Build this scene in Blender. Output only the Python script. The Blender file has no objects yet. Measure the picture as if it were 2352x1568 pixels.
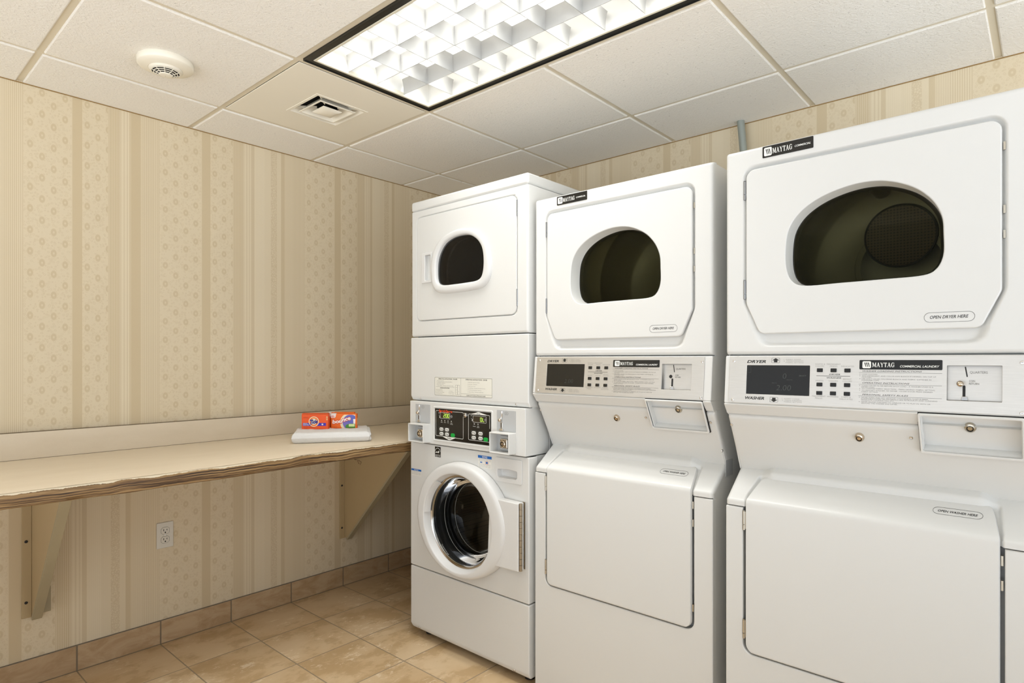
import bpy, math, random
import numpy as np
from mathutils import Matrix, Vector, noise as mnoise
random.seed(7)
SC = bpy.context.scene
COL = SC.collection
PI = math.pi

# ---------------------------------------------------------------- camera, world, light, exposure
CAMP = (2.892, 0.0, 1.231)
cam_d = bpy.data.cameras.new('camera'); cam = bpy.data.objects.new('camera', cam_d); COL.objects.link(cam)
cam.location = CAMP; cam.rotation_euler = (math.radians(90), 0, math.radians(41.421))
cam_d.sensor_width = 36.0; cam_d.lens = 1397.52/2352*36.0
cam_d.shift_y = (826.0-784.0)/2352.0
cam_d.clip_start = 0.05; cam_d.clip_end = 50
SC.camera = cam
world = bpy.data.worlds.new('world'); SC.world = world; world.use_nodes = True
WB = world.node_tree.nodes['Background']; WB.inputs[0].default_value = (0.90, 0.96, 1.04, 1)
# added fill from the open sides, brighter below the horizon to light the ceiling
_wt = world.node_tree; _tc = _wt.nodes.new('ShaderNodeTexCoord'); _sp = _wt.nodes.new('ShaderNodeSeparateXYZ'); _mr = _wt.nodes.new('ShaderNodeMapRange')
_mr.inputs[1].default_value = -0.12; _mr.inputs[2].default_value = 0.10; _mr.inputs[3].default_value = 3.1; _mr.inputs[4].default_value = 0.75
_wt.links.new(_tc.outputs['Generated'], _sp.inputs[0]); _wt.links.new(_sp.outputs[2], _mr.inputs[0]); _wt.links.new(_mr.outputs[0], WB.inputs[1])
SC.view_settings.view_transform = 'Standard'; SC.view_settings.look = 'None'
SC.view_settings.exposure = 0.0; SC.view_settings.gamma = 1.0; SC.view_settings.use_curve_mapping = False
LAMP_POWER = 13.5
CEIL = 2.277

# ---------------------------------------------------------------- node helper
class NT:
    def __init__(s, name):
        s.m = bpy.data.materials.new(name); s.m.use_nodes = True
        s.t = s.m.node_tree; s.b = s.t.nodes['Principled BSDF']; s.out = s.t.nodes['Material Output']
    def n(s, typ, **kw):
        nd = s.t.nodes.new(typ)
        for k, v in kw.items(): setattr(nd, k, v)
        return nd
    def link(s, a, b): s.t.links.new(a, b)
    def setin(s, sock, v):
        if isinstance(v, bpy.types.NodeSocket): s.link(v, sock)
        else:
            if sock.type == 'RGBA' and not hasattr(v, '__len__'): v = (v, v, v, 1)
            if sock.type == 'RGBA' and len(v) == 3: v = (*v, 1)
            sock.default_value = v
    def math(s, op, a, b=0.0, c=0.0, clamp=False):
        nd = s.n('ShaderNodeMath', operation=op); nd.use_clamp = clamp
        s.setin(nd.inputs[0], a); s.setin(nd.inputs[1], b); s.setin(nd.inputs[2], c)
        return nd.outputs[0]
    def obj(s):
        tc = s.n('ShaderNodeTexCoord'); sp = s.n('ShaderNodeSeparateXYZ'); s.link(tc.outputs['Object'], sp.inputs[0])
        return tc.outputs['Object'], sp.outputs[0], sp.outputs[1], sp.outputs[2]
    def comb(s, x, y, z):
        nd = s.n('ShaderNodeCombineXYZ'); s.setin(nd.inputs[0], x); s.setin(nd.inputs[1], y); s.setin(nd.inputs[2], z); return nd.outputs[0]
    def noise(s, vec, scale, detail=3, rough=0.5, dist=0.0):
        nd = s.n('ShaderNodeTexNoise'); s.link(vec, nd.inputs['Vector']); nd.inputs['Scale'].default_value = scale
        nd.inputs['Detail'].default_value = detail; nd.inputs['Roughness'].default_value = rough; nd.inputs['Distortion'].default_value = dist
        return nd.outputs[0]
    def vor(s, vec, scale, rnd=1.0, feature='F1'):
        nd = s.n('ShaderNodeTexVoronoi'); nd.feature = feature; s.link(vec, nd.inputs['Vector'])
        nd.inputs['Scale'].default_value = scale; nd.inputs['Randomness'].default_value = rnd
        return nd
    def ramp(s, fac, stops, interp='LINEAR'):
        nd = s.n('ShaderNodeValToRGB'); cr = nd.color_ramp; cr.interpolation = interp
        while len(cr.elements) < len(stops): cr.elements.new(0.5)
        for e, (p, c) in zip(cr.elements, stops):
            e.position = p; e.color = (c, c, c, 1) if not hasattr(c, '__len__') else (*c[:3], 1)
        s.setin(nd.inputs[0], fac); return nd.outputs[0]
    def mix(s, fac, a, b):
        nd = s.n('ShaderNodeMix', data_type='RGBA'); s.setin(nd.inputs[0], fac); s.setin(nd.inputs[6], a); s.setin(nd.inputs[7], b)
        return nd.outputs[2]
    def sstep(s, x, lo, hi):
        nd = s.n('ShaderNodeMapRange', interpolation_type='SMOOTHSTEP'); s.setin(nd.inputs[0], x)
        nd.inputs[1].default_value = lo; nd.inputs[2].default_value = hi; nd.inputs[3].default_value = 0; nd.inputs[4].default_value = 1
        return nd.outputs[0]
    def bump(s, h, strength=0.2, dist=0.001):
        nd = s.n('ShaderNodeBump'); nd.inputs['Strength'].default_value = strength; nd.inputs['Distance'].default_value = dist
        s.link(h, nd.inputs['Height']); s.link(nd.outputs[0], s.b.inputs['Normal'])
    def base(s, c): s.setin(s.b.inputs['Base Color'], c)
    def rough(s, r): s.setin(s.b.inputs['Roughness'], r)

def hexc(r, g, b):
    f = lambda c: (c/255/12.92) if c/255 <= 0.04045 else ((c/255+0.055)/1.055)**2.4
    return (f(r), f(g), f(b))

def simple(name, col, rough=0.4, metal=0.0, bump=None, spec=None, emit=None, var=0.0):
    k = NT(name); v, x, y, z = k.obj()
    if var > 0:
        n = k.noise(v, 6.0, 4)
        k.base(k.mix(k.math('MULTIPLY', n, var), col, tuple(c*0.72 for c in col)))
    else: k.base(col)
    k.rough(rough); k.b.inputs['Metallic'].default_value = metal
    if spec is not None: k.b.inputs['Specular IOR Level'].default_value = spec
    if bump: k.bump(k.noise(v, bump[0], 3), bump[1], bump[2])
    if emit: k.setin(k.b.inputs['Emission Color'], emit[0]); k.b.inputs['Emission Strength'].default_value = emit[1]
    return k.m

M = {}
M['enamel'] = simple('white_enamel', (0.69, 0.69, 0.665), 0.33, bump=(420, 0.06, 0.0004), spec=0.45)
M['enamel_warm'] = simple('white_enamel_service_panel', (0.665, 0.66, 0.63), 0.36, bump=(420, 0.06, 0.0004))
M['plastic'] = simple('white_plastic', (0.69, 0.69, 0.675), 0.38, bump=(600, 0.05, 0.0004))
M['grey_plastic'] = simple('pale_grey_plastic', (0.46, 0.47, 0.47), 0.4, bump=(600, 0.05, 0.0004))
M['black'] = simple('black_gloss_panel', (0.008, 0.0075, 0.006), 0.22, bump=(300, 0.02, 0.0002))
M['black_matte'] = simple('black_matte', (0.012, 0.011, 0.010), 0.6, bump=(300, 0.05, 0.0003))
M['black_ink'] = simple('black_ink', (0.015, 0.014, 0.012), 0.6)
M['grey_ink'] = simple('grey_ink', (0.16, 0.155, 0.14), 0.6)
M['pale_ink'] = simple('pale_grey_ink', (0.30, 0.29, 0.265), 0.6)
M['white_ink'] = simple('white_ink', (0.80, 0.80, 0.76), 0.5)
M['dim_ink'] = simple('display_segment_unlit', (0.055, 0.062, 0.055), 0.4)
M['lcd'] = simple('display_segment_lit', (0.5, 0.8, 0.1), 0.4, emit=((0.55, 0.85, 0.12), 0.9))
M['red_ink'] = simple('red_orange_ink', hexc(222, 70, 25), 0.5)
M['green'] = simple('green_button', hexc(0, 160, 60), 0.35)
M['blue_ink'] = simple('blue_ink', hexc(20, 100, 180), 0.5)
M['marker'] = simple('dark_red_marker', (0.07, 0.015, 0.01), 0.6)
M['chrome'] = simple('chrome', (0.75, 0.73, 0.70), 0.14, 1.0)
M['brass'] = simple('warm_steel', (0.62, 0.52, 0.40), 0.24, 1.0)
M['hinge'] = simple('hinge_steel', (0.52, 0.48, 0.40), 0.32, 1.0)
M['hinge_grey'] = simple('grey_hinge_steel', (0.36, 0.37, 0.38), 0.34, 0.9)
M['sticker'] = simple('sticker_paper', (0.76, 0.75, 0.67), 0.5)
M['sticker_white'] = simple('white_sticker', (0.76, 0.75, 0.70), 0.5)
M['gap'] = simple('dark_gap', (0.03, 0.028, 0.024), 0.8)
M['drum'] = simple('drum_enamel', (0.21, 0.195, 0.14), 0.35, 0.0, bump=(30, 0.3, 0.002))
M['drum_grille'] = None
M['galv'] = simple('galvanised_conduit', (0.38, 0.42, 0.39), 0.38, 0.6, bump=(90, 0.2, 0.001))
M['outlet'] = simple('ivory_outlet', (0.68, 0.65, 0.57), 0.45)
M['bracket'] = simple('beige_painted_bracket', hexc(184, 162, 122), 0.5, bump=(40, 0.1, 0.001), var=0.3)
M['bracket_wood'] = simple('beige_bracket_edge', hexc(172, 160, 130), 0.6, bump=(60, 0.3, 0.001), var=0.6)

# steel panel, brushed along u
k = NT('brushed_steel'); v, x, y, z = k.obj()
st = k.noise(k.comb(k.math('MULTIPLY', x, 25), k.math('MULTIPLY', y, 25), k.math('MULTIPLY', z, 1500)), 1.0, 2)
k.base(k.mix(st, (0.56, 0.54, 0.50), (0.72, 0.70, 0.66))); k.rough(k.math('MULTIPLY_ADD', st, 0.10, 0.36)); k.b.inputs['Metallic'].default_value = 0.85
k.bump(st, 0.08, 0.0003); M['steel'] = k.m
# stainless drum with perforations
k = NT('perforated_drum'); v, x, y, z = k.obj()
vv = k.vor(v, 110, 0.0)
hole = k.math('LESS_THAN', vv.outputs['Distance'], 0.28)
k.base(k.mix(hole, (0.10, 0.08, 0.055), (0.01, 0.008, 0.006))); k.rough(0.3); k.b.inputs['Metallic'].default_value = 0.6; M['perf'] = k.m
k = NT('perforated_grille'); v, x, y, z = k.obj()
vv = k.vor(k.comb(x, 0.0, z), 110, 0.0)
hole = k.math('LESS_THAN', vv.outputs['Distance'], 0.30)
k.base(k.mix(hole, (0.09, 0.062, 0.038), (0.03, 0.022, 0.014))); k.rough(0.5); M['drum_grille'] = k.m

def glass(name, tint, ior=1.5, rough=0.02):
    k = NT(name); k.t.nodes.remove(k.b)
    tr = k.n('ShaderNodeBsdfTransparent'); tr.inputs[0].default_value = (*tint, 1)
    gl = k.n('ShaderNodeBsdfGlossy'); gl.inputs['Roughness'].default_value = rough
    fr = k.n('ShaderNodeFresnel'); fr.inputs[0].default_value = ior
    mx = k.n('ShaderNodeMixShader'); k.link(fr.outputs[0], mx.inputs[0]); k.link(tr.outputs[0], mx.inputs[1]); k.link(gl.outputs[0], mx.inputs[2])
    k.link(mx.outputs[0], k.out.inputs[0]); return k.m
M['smoked'] = glass('smoked_glass', (0.86, 0.84, 0.70), 1.14)
M['smoked_grey'] = glass('grey_smoked_glass', (0.7, 0.7, 0.7), 1.2)
M['clear_dark'] = glass('dark_door_glass', (0.62, 0.62, 0.60), 1.24)

# wallpaper ------------------------------------------------------
def wallpaper(name, axis, off, alt):
    k = NT(name); v, x, y, z = k.obj()
    c = x if axis == 'x' else y
    P = 0.6865
    t = k.math('FRACT', k.math('DIVIDE', k.math('SUBTRACT', c, off), P))
    t = k.math('MULTIPLY', t, P)
    if alt:   # an older strip of paper left above the worktop
        above = k.math('GREATER_THAN', z, 0.93)
        def blend(t, cond, new):
            nd = k.n('ShaderNodeMix', data_type='FLOAT'); k.setin(nd.inputs[0], cond); k.setin(nd.inputs[2], t); k.setin(nd.inputs[3], new); return nd.outputs[0]
        t3 = k.math('ADD', k.math('MULTIPLY', k.math('FRACT', k.math('DIVIDE', k.math('ADD', k.math('SUBTRACT', c, 0.4993), 6.865), 0.6865*0.87)), 0.6865), 0.0)
        t1 = k.math('DIVIDE', k.math('SUBTRACT', c, 0.4993), 0.87)
        t1 = k.math('ADD', t1, k.math('MULTIPLY', k.math('LESS_THAN', t1, 0.0), P))
        t2 = k.math('ADD', k.math('SUBTRACT', c, 0.857), 0.176)
        t = blend(t, k.math('MULTIPLY', above, k.math('LESS_THAN', c, 0.8942)), t2)
        t = blend(t, k.math('MULTIPLY', above, k.math('LESS_THAN', c, 0.8566)), t1)
    tn = k.math('DIVIDE', t, P)
    # constant-ramp band values (0 light .. 1 tan)
    bands = [(0, .30), (.175, .74), (.212, .30), (.317, .50), (.365, .34), (.372, .08), (.379, .42), (.386, .08), (.393, .40), (.398, .08), (.404, .58),
             (.420, .06), (.470, .14), (.504, .30), (.534, .16), (.557, .70), (.575, .30), (.622, .34), (.665, .30), (.683, .60)]
    val = k.ramp(tn, [(p/P, c_) for p, c_ in bands], 'CONSTANT')
    mA = k.ramp(tn, [(0, 1), (.173/P, 0), (.214/P, 1), (.315/P, 0)], 'CONSTANT')
    mP = k.ramp(tn, [(0, 0), (.319/P, 1), (.363/P, 0), (.424/P, .18), (.500/P, 0), (.578/P, .4), (.622/P, 1), (.680/P, 0)], 'CONSTANT')
    mO = k.ramp(tn, [(0, 0), (.504/P, 1), (.534/P, 0)], 'CONSTANT')
    pins = k.math('MULTIPLY_ADD', k.math('SINE', k.math('MULTIPLY', t, 2*PI/0.0069)), 0.5, 0.5)
    pins = k.math('POWER', pins, 1.5)
    # medallions
    cx = k.math('DIVIDE', k.math('SUBTRACT', t, 0.024), 0.042)
    ci = k.math('ROUND', cx); fx = k.math('SUBTRACT', cx, ci)
    par = k.math('MULTIPLY', k.math('MODULO', k.math('ADD', ci, 20.0), 2.0), 0.5)
    zz = k.math('ADD', k.math('DIVIDE', k.math('SUBTRACT', z, 2.2125), 0.0813), k.math('ADD', par, 60.0))
    fz = k.math('SUBTRACT', zz, k.math('ROUND', zz))
    dx = k.math('MULTIPLY', fx, 0.042/0.0110); dz = k.math('MULTIPLY', fz, 0.0813/0.0150)
    r = k.math('SQRT', k.math('ADD', k.math('MULTIPLY', dx, dx), k.math('MULTIPLY', dz, dz)))
    med = k.ramp(k.math('MULTIPLY', r, 0.5), [(0, 0.05), (.10, 0.2), (.20, 1), (.42, 1), (.56, 0.0), (.66, -0.0), (1, 0)])
    halo = k.ramp(k.math('MULTIPLY', r, 0.5), [(0, 1), (.50, 1), (.62, 0), (1, 0)])
    keepm = k.math('SUBTRACT', 1.0, halo)
    pv = k.comb(x, y, z) 
    vv = k.vor(pv, 98, 0.9); d1 = vv.outputs['Distance']
    ring = k.math('SUBTRACT', 1.0, k.sstep(k.math('ABSOLUTE', k.math('SUBTRACT', d1, 0.33)), 0.03, 0.14))
    ring = k.math('MULTIPLY', ring, keepm)
    nz = k.noise(v, 260, 2); orn = k.sstep(nz, .47, .60)
    vo = k.vor(pv, 120, 1.0, 'DISTANCE_TO_EDGE'); orn2 = k.math('SUBTRACT', 1.0, k.sstep(vo.outputs['Distance'], .05, .2))
    orn = k.math('MAXIMUM', k.math('MULTIPLY', orn, .5), orn2)
    f = k.math('ADD', val, k.math('MULTIPLY', mA, k.math('ADD', k.math('MULTIPLY', med, .46), k.math('MULTIPLY', k.math('SUBTRACT', ring, .35), .24))))
    f = k.math('ADD', f, k.math('MULTIPLY', mP, k.math('MULTIPLY', k.math('SUBTRACT', pins, .3), .55)))
    f = k.math('ADD', f, k.math('MULTIPLY', mO, k.math('MULTIPLY', k.math('SUBTRACT', orn, .3), .42)))
    big = k.noise(v, 2.2, 3); f = k.math('ADD', f, k.math('MULTIPLY', k.math('SUBTRACT', big, .5), .25), clamp=True)
    wv = k.noise(k.comb(k.math('MULTIPLY', x, 300), k.math('MULTIPLY', y, 300), k.math('MULTIPLY', z, 300)), 1.0, 1)
    f = k.math('ADD', f, k.math('MULTIPLY', k.math('SUBTRACT', wv, .5), .08), clamp=True)
    k.base(k.mix(f, WALL_LIGHT, WALL_DARK)); k.rough(0.62); k.b.inputs['Specular IOR Level'].default_value = 0.3
    k.bump(wv, .06, .0005)
    return k.m
WALL_LIGHT = hexc(223, 209, 181); WALL_DARK = hexc(197, 177, 141)

def tile_floor():
    k = NT('beige_stone_tile_floor'); v, x, y, z = k.obj()
    gx = k.math('DIVIDE', x, 0.305); gy = k.math('DIVIDE', k.math('SUBTRACT', y, 0.061), 0.3025)
    gx = k.math('ADD', gx, 10.0); gy = k.math('ADD', gy, 20.0)
    fx = k.math('ABSOLUTE', k.math('SUBTRACT', k.math('FRACT', gx), .5)); fy = k.math('ABSOLUTE', k.math('SUBTRACT', k.math('FRACT', gy), .5))
    gr = k.math('MAXIMUM', fx, fy); grout = k.sstep(gr, .4905, .4935)
    ix = k.math('FLOOR', gx); iy = k.math('FLOOR', gy)
    wn = k.n('ShaderNodeTexWhiteNoise'); k.link(k.comb(ix, iy, 0.0), wn.inputs['Vector']); rnd = wn.outputs['Value']
    shift = k.math('MULTIPLY', rnd, 40.0)
    pv = k.comb(k.math('ADD', k.math('MULTIPLY', x, 1.5), shift), y, shift)
    a = k.noise(pv, 3.2, 4, .6, .2); b = k.noise(pv, 9.0, 8, .68, .15)
    base = k.mix(k.sstep(a, .38, .64), FLOOR_A, FLOOR_B)
    base = k.mix(k.math('MULTIPLY', k.sstep(k.math('ADD', k.math('MULTIPLY', a, .45), k.math('MULTIPLY', b, .55)), .50, .56), .40), base, FLOOR_C)
    # pale worn flakes in clusters
    w = k.noise(k.comb(k.math('ADD', k.math('MULTIPLY', x, 1.7), shift), y, shift), 26.0, 8, .72, .25); mask = k.noise(pv, 4.6, 3, .5, .3)
    flake = k.math('MULTIPLY', k.sstep(w, .535, .60), k.sstep(mask, .50, .60))
    base = k.mix(k.math('MULTIPLY', flake, .8), base, hexc(230, 213, 184))
    base = k.mix(k.math('MULTIPLY', rnd, .18), base, FLOOR_C)
    base = k.mix(grout, base, hexc(150, 134, 110))
    k.base(base); k.rough(k.math('MULTIPLY_ADD', b, .25, .28))
    h = k.math('ADD', k.math('MULTIPLY', b, .25), k.math('MULTIPLY', k.math('SUBTRACT', 1.0, grout), 1.0))
    k.bump(h, .5, .0016); return k.m
FLOOR_A = hexc(212, 188, 152); FLOOR_B = hexc(200, 172, 132); FLOOR_C = hexc(164, 134, 92)

def base_tile():
    k = NT('stone_baseboard_tile'); v, x, y, z = k.obj()
    gy = k.math('ADD', k.math('DIVIDE', k.math('SUBTRACT', k.math('MAXIMUM', y, -9.0), 0.061), 0.3025), 20.0)
    fy = k.math('ABSOLUTE', k.math('SUBTRACT', k.math('FRACT', gy), .5)); j = k.sstep(fy, .4885, .4925)
    low = k.math('LESS_THAN', z, .0035); j = k.math('MAXIMUM', j, low)
    wn = k.n('ShaderNodeTexWhiteNoise'); k.link(k.comb(k.math('FLOOR', gy), 3.0, 0.0), wn.inputs['Vector']); rnd = wn.outputs['Value']
    pv = k.comb(k.math('MULTIPLY', rnd, 30.0), k.math('MULTIPLY', y, 1.2), k.math('MULTIPLY', z, 3.0))
    a = k.noise(pv, 7.0, 6, .65, .7)
    c = k.mix(k.sstep(a, .35, .7), hexc(190, 164, 130), hexc(168, 138, 102))
    c = k.mix(k.math('MULTIPLY', rnd, .25), c, hexc(150, 120, 84))
    k.base(k.mix(j, c, hexc(120, 106, 88))); k.rough(.4)
    k.bump(k.math('SUBTRACT', k.math('MULTIPLY', a, .3), j), .4, .0014); return k.m

def ceiling_tile():
    k = NT('textured_ceiling_tile'); v, x, y, z = k.obj()
    n1 = k.noise(v, 120, 4, .6, .4); n2 = k.noise(k.comb(k.math('MULTIPLY', x, 1.0), k.math('MULTIPLY', y, .55), z), 210, 3, .6, 1.0); big = k.noise(v, 1.7, 2)
    pit = k.math('SUBTRACT', 1.0, k.sstep(n2, .29, .33))
    base = k.mix(k.math('MULTIPLY', big, .35), hexc(246, 243, 236), hexc(238, 232, 220))
    k.base(k.mix(k.math('MULTIPLY', pit, .35), base, hexc(130, 126, 116)))
    k.rough(.85); k.b.inputs['Specular IOR Level'].default_value = .2
    k.bump(k.math('ADD', n1, k.math('MULTIPLY', pit, -.5)), .95, .0030); return k.m

def worktop():
    k = NT('beige_laminate'); v, x, y, z = k.obj()
    pv = k.comb(k.math('MULTIPLY', x, 2.4), k.math('MULTIPLY', y, .8), k.math('MULTIPLY', z, 2.4))
    n = k.noise(pv, 6.0, 5, .6, .3); n2 = k.noise(v, 240, 2)
    k.base(k.mix(k.math('ADD', k.math('MULTIPLY', n, .8), k.math('MULTIPLY', n2, .2)), hexc(230, 217, 195), hexc(214, 198, 172)))
    k.rough(.36); k.bump(n2, .04, .0004); return k.m

def edge_wood():
    k = NT('worn_woodgrain_edge'); v, x, y, z = k.obj()
    wz = k.math('ADD', k.math('MULTIPLY', z, 95.0), k.math('MULTIPLY', k.noise(k.comb(0.0, y, 0.0), 3.3, 4, .6), 3.2))
    pv = k.comb(0.0, k.math('MULTIPLY', y, 1.6), k.math('MULTIPLY', wz, 1.7))
    n = k.noise(pv, 1.1, 5, .62, .25)
    n2 = k.noise(k.comb(0.0, k.math('MULTIPLY', y, 9), k.math('MULTIPLY', z, 320)), 1.0, 4, .6)
    c = k.ramp(k.math('ADD', k.math('MULTIPLY', n, .72), k.math('MULTIPLY', n2, .28)), [(.40, hexc(42, 27, 13)), (.46, hexc(86, 60, 32)), (.52, hexc(134, 104, 64)), (.62, hexc(168, 140, 96)), (.78, hexc(200, 178, 140))])
    # the chipped cream strip along the top of the edge
    zz = k.math('ADD', z, k.math('MULTIPLY', k.math('SUBTRACT', k.noise(k.comb(0.0, k.math('MULTIPLY', y, 3.0), 0.0), 2.2, 6, .7), .5), .030))
    top = k.sstep(zz, .8500, .8515)
    k.base(k.mix(top, c, hexc(216, 204, 178))); k.rough(.5)
    k.bump(k.math('ADD', n, k.math('MULTIPLY', n2, .5)), .25, .001); return k.m

def towel_mat():
    k = NT('white_terry'); v, x, y, z = k.obj()
    a = k.noise(v, 420, 3, .7); b = k.noise(v, 60, 3)
    k.base((.90, .895, .88)); k.rough(.95); k.b.inputs['Specular IOR Level'].default_value = .1
    k.b.inputs['Sheen Weight'].default_value = .3
    k.bump(k.math('ADD', a, k.math('MULTIPLY', b, .6)), .9, .003); return k.m
M['wall_left'] = wallpaper('striped_wallpaper', 'y', 0.9667, True)
M['wall_back'] = wallpaper('striped_wallpaper_back', 'x', 2.0035, False)
M['floor'] = tile_floor(); M['base'] = base_tile(); M['ceil'] = ceiling_tile(); M['lam'] = worktop(); M['edge'] = edge_wood(); M['towel'] = towel_mat()
M['grid'] = simple('cream_ceiling_grid', hexc(222, 212, 190), .45)
M['vent'] = simple('cream_vent_metal', hexc(240, 234, 218), .45)
M['troffer_black'] = simple('black_troffer_frame', (.012, .012, .010), .3)
M['troffer_white'] = simple('cream_lens_frame', hexc(226, 220, 200), .4)
M['louver'] = simple('white_louver', (.48, .48, .465), .28, spec=.6)
M['housing'] = simple('white_troffer_housing', (.80, .80, .78), .5)
M['orange'] = simple('orange_card', hexc(236, 88, 20), .42)
M['orange2'] = simple('bright_orange_card', hexc(242, 112, 20), .42)
M['cream'] = simple('cream_print', hexc(240, 228, 190), .45)
M['white_print'] = simple('white_print', hexc(245, 236, 228), .45)
M['navy'] = simple('navy_print', hexc(36, 40, 140), .45)
M['violet'] = simple('violet_print', hexc(60, 46, 178), .45)
M['lilac'] = simple('lilac_print', hexc(120, 110, 190), .45)
M['grass'] = simple('green_print', hexc(70, 140, 50), .45)
M['pale_green'] = simple('pale_green_print', hexc(214, 224, 160), .45)
M['darkred'] = simple('dark_red_print', hexc(150, 50, 12), .45)

# ---------------------------------------------------------------- mesh builder
def link_obj(name, me, mat, parent=None, bevel=None, wn=False, segs=3):
    o = bpy.data.objects.new(name, me); COL.objects.link(o)
    if mat is not None and not me.materials: me.materials.append(mat)
    if parent is not None: o.parent = parent
    if bevel:
        b = o.modifiers.new('bevel', 'BEVEL'); b.width = bevel; b.segments = segs; b.limit_method = 'ANGLE'; b.angle_limit = math.radians(35)
        b.harden_normals = False; wn = True
    if wn:
        w = o.modifiers.new('wn', 'WEIGHTED_NORMAL'); w.keep_sharp = True; w.weight = 80
    return o

class MB:
    def __init__(s): s.v = []; s.f = []
    def add(s, vs, fs):
        o = len(s.v); s.v += [tuple(p) for p in vs]; s.f += [tuple(i+o for i in f) for f in fs]; return s
    def box(s, x0, x1, y0, y1, z0, z1):
        vs = [(x, y, z) for x in (x0, x1) for y in (y0, y1) for z in (z0, z1)]
        fs = [(0, 1, 3, 2), (4, 6, 7, 5), (0, 4, 5, 1), (2, 3, 7, 6), (0, 2, 6, 4), (1, 5, 7, 3)]
        return s.add(vs, fs)
    def prism(s, pts, a0, a1, fn):
        """closed polygon pts (p,q) swept a0..a1; fn(p,q,a)->xyz"""
        n = len(pts); vs = [fn(p, q, a0) for p, q in pts]+[fn(p, q, a1) for p, q in pts]
        fs = [tuple(range(n))[::-1], tuple(range(n, 2*n))]+[(i, (i+1) % n, n+(i+1) % n, n+i) for i in range(n)]
        return s.add(vs, fs)
    def loft(s, rings, close0=False, close1=False):
        n = len(rings[0]); vs = [p for r in rings for p in r]; fs = []
        for k_ in range(len(rings)-1):
            for i in range(n):
                j = (i+1) % n; fs.append((k_*n+i, k_*n+j, (k_+1)*n+j, (k_+1)*n+i))
        if close0: fs.append(tuple(range(n))[::-1])
        if close1: fs.append(tuple((len(rings)-1)*n+i for i in range(n)))
        return s.add(vs, fs)
    def lathe(s, prof, c, axis, n=48, close=False):
        """prof [(r,h)]; axis 'w' (toward -y), 'z' or 'x' ; c centre"""
        rings = []
        for r, h in prof:
            ring = []
            for i in range(n):
                a = 2*PI*i/n; ca, sa = r*math.cos(a), r*math.sin(a)
                if axis == 'w': ring.append((c[0]+ca, c[1]-h, c[2]+sa))
                elif axis == 'z': ring.append((c[0]+ca, c[1]+sa, c[2]+h))
                else: ring.append((c[0]+h, c[1]+ca, c[2]+sa))
            rings.append(ring)
        return s.loft(rings, close, close)
    def tube(s, pts, r, n=8, caps=True):
        rings = []; pts = [Vector(p) for p in pts]
        for i, p in enumerate(pts):
            d = (pts[min(i+1, len(pts)-1)]-pts[max(i-1, 0)]).normalized()
            up = Vector((0, 0, 1)) if abs(d.z) < .9 else Vector((1, 0, 0))
            a = d.cross(up).normalized(); b = a.cross(d)
            rr = r[i] if hasattr(r, '__len__') else r
            rings.append([tuple(p+a*rr*math.cos(2*PI*j/n)+b*rr*math.sin(2*PI*j/n)) for j in range(n)])
        return s.loft(rings, caps, caps)
    def build(s, name, mat, parent=None, bevel=None, smooth=None, angle=35, wn=False, segs=3):
        me = bpy.data.meshes.new(name); me.from_pydata(s.v, [], s.f); me.validate(); 
        import bmesh
        bm = bmesh.new(); bm.from_mesh(me); bmesh.ops.recalc_face_normals(bm, faces=bm.faces); bm.to_mesh(me); bm.free()
        for p in me.polygons: p.use_smooth = True
        if not bevel: me.set_sharp_from_angle(angle=math.radians(angle))
        return link_obj(name, me, mat, parent, bevel, wn, segs)

def rpoly(pts, seg=7):
    """polygon with a radius at each corner: [(x,y,r)]"""
    out = []; n = len(pts)
    for i in range(n):
        p = Vector(pts[i][:2]); a = Vector(pts[i-1][:2]); b = Vector(pts[(i+1) % n][:2]); r = pts[i][2]
        if r <= 0: out.append(tuple(p)); continue
        da = (a-p).normalized(); db = (b-p).normalized(); ang = da.angle(db)
        t = min(r/math.tan(ang/2), (a-p).length*.49, (b-p).length*.49); r = t*math.tan(ang/2)
        c = p+(da+db).normalized()*(r/math.sin(ang/2))
        s0 = p+da*t-c; s1 = p+db*t-c; a0 = math.atan2(s0.y, s0.x); a1 = math.atan2(s1.y, s1.x)
        d = (a1-a0+PI) % (2*PI)-PI
        for k_ in range(seg+1):
            q = a0+d*k_/seg; out.append((c.x+r*math.cos(q), c.y+r*math.sin(q)))
    return out
def rrect(x0, x1, y0, y1, r, seg=5): return rpoly([(x0, y0, r), (x1, y0, r), (x1, y1, r), (x0, y1, r)], seg)
def catmull(pts, sub=6):
    out = []; n = len(pts)
    for i in range(n):
        p0, p1, p2, p3 = [np.array(pts[(i+d) % n]) for d in (-1, 0, 1, 2)]
        for k_ in range(sub):
            t = k_/sub; out.append(tuple(.5*((2*p1)+(-p0+p2)*t+(2*p0-5*p1+4*p2-p3)*t*t+(-p0+3*p1-3*p2+p3)*t**3)))
    return out
def circ(cx, cy, r, n=24, ry=None): return [(cx+r*math.cos(2*PI*i/n), cy+(ry or r)*math.sin(2*PI*i/n)) for i in range(n)]
def scaled(pts, s_, c=None):
    c = c or (sum(p[0] for p in pts)/len(pts), sum(p[1] for p in pts)/len(pts))
    return [(c[0]+(p[0]-c[0])*s_, c[1]+(p[1]-c[1])*s_) for p in pts]
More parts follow.
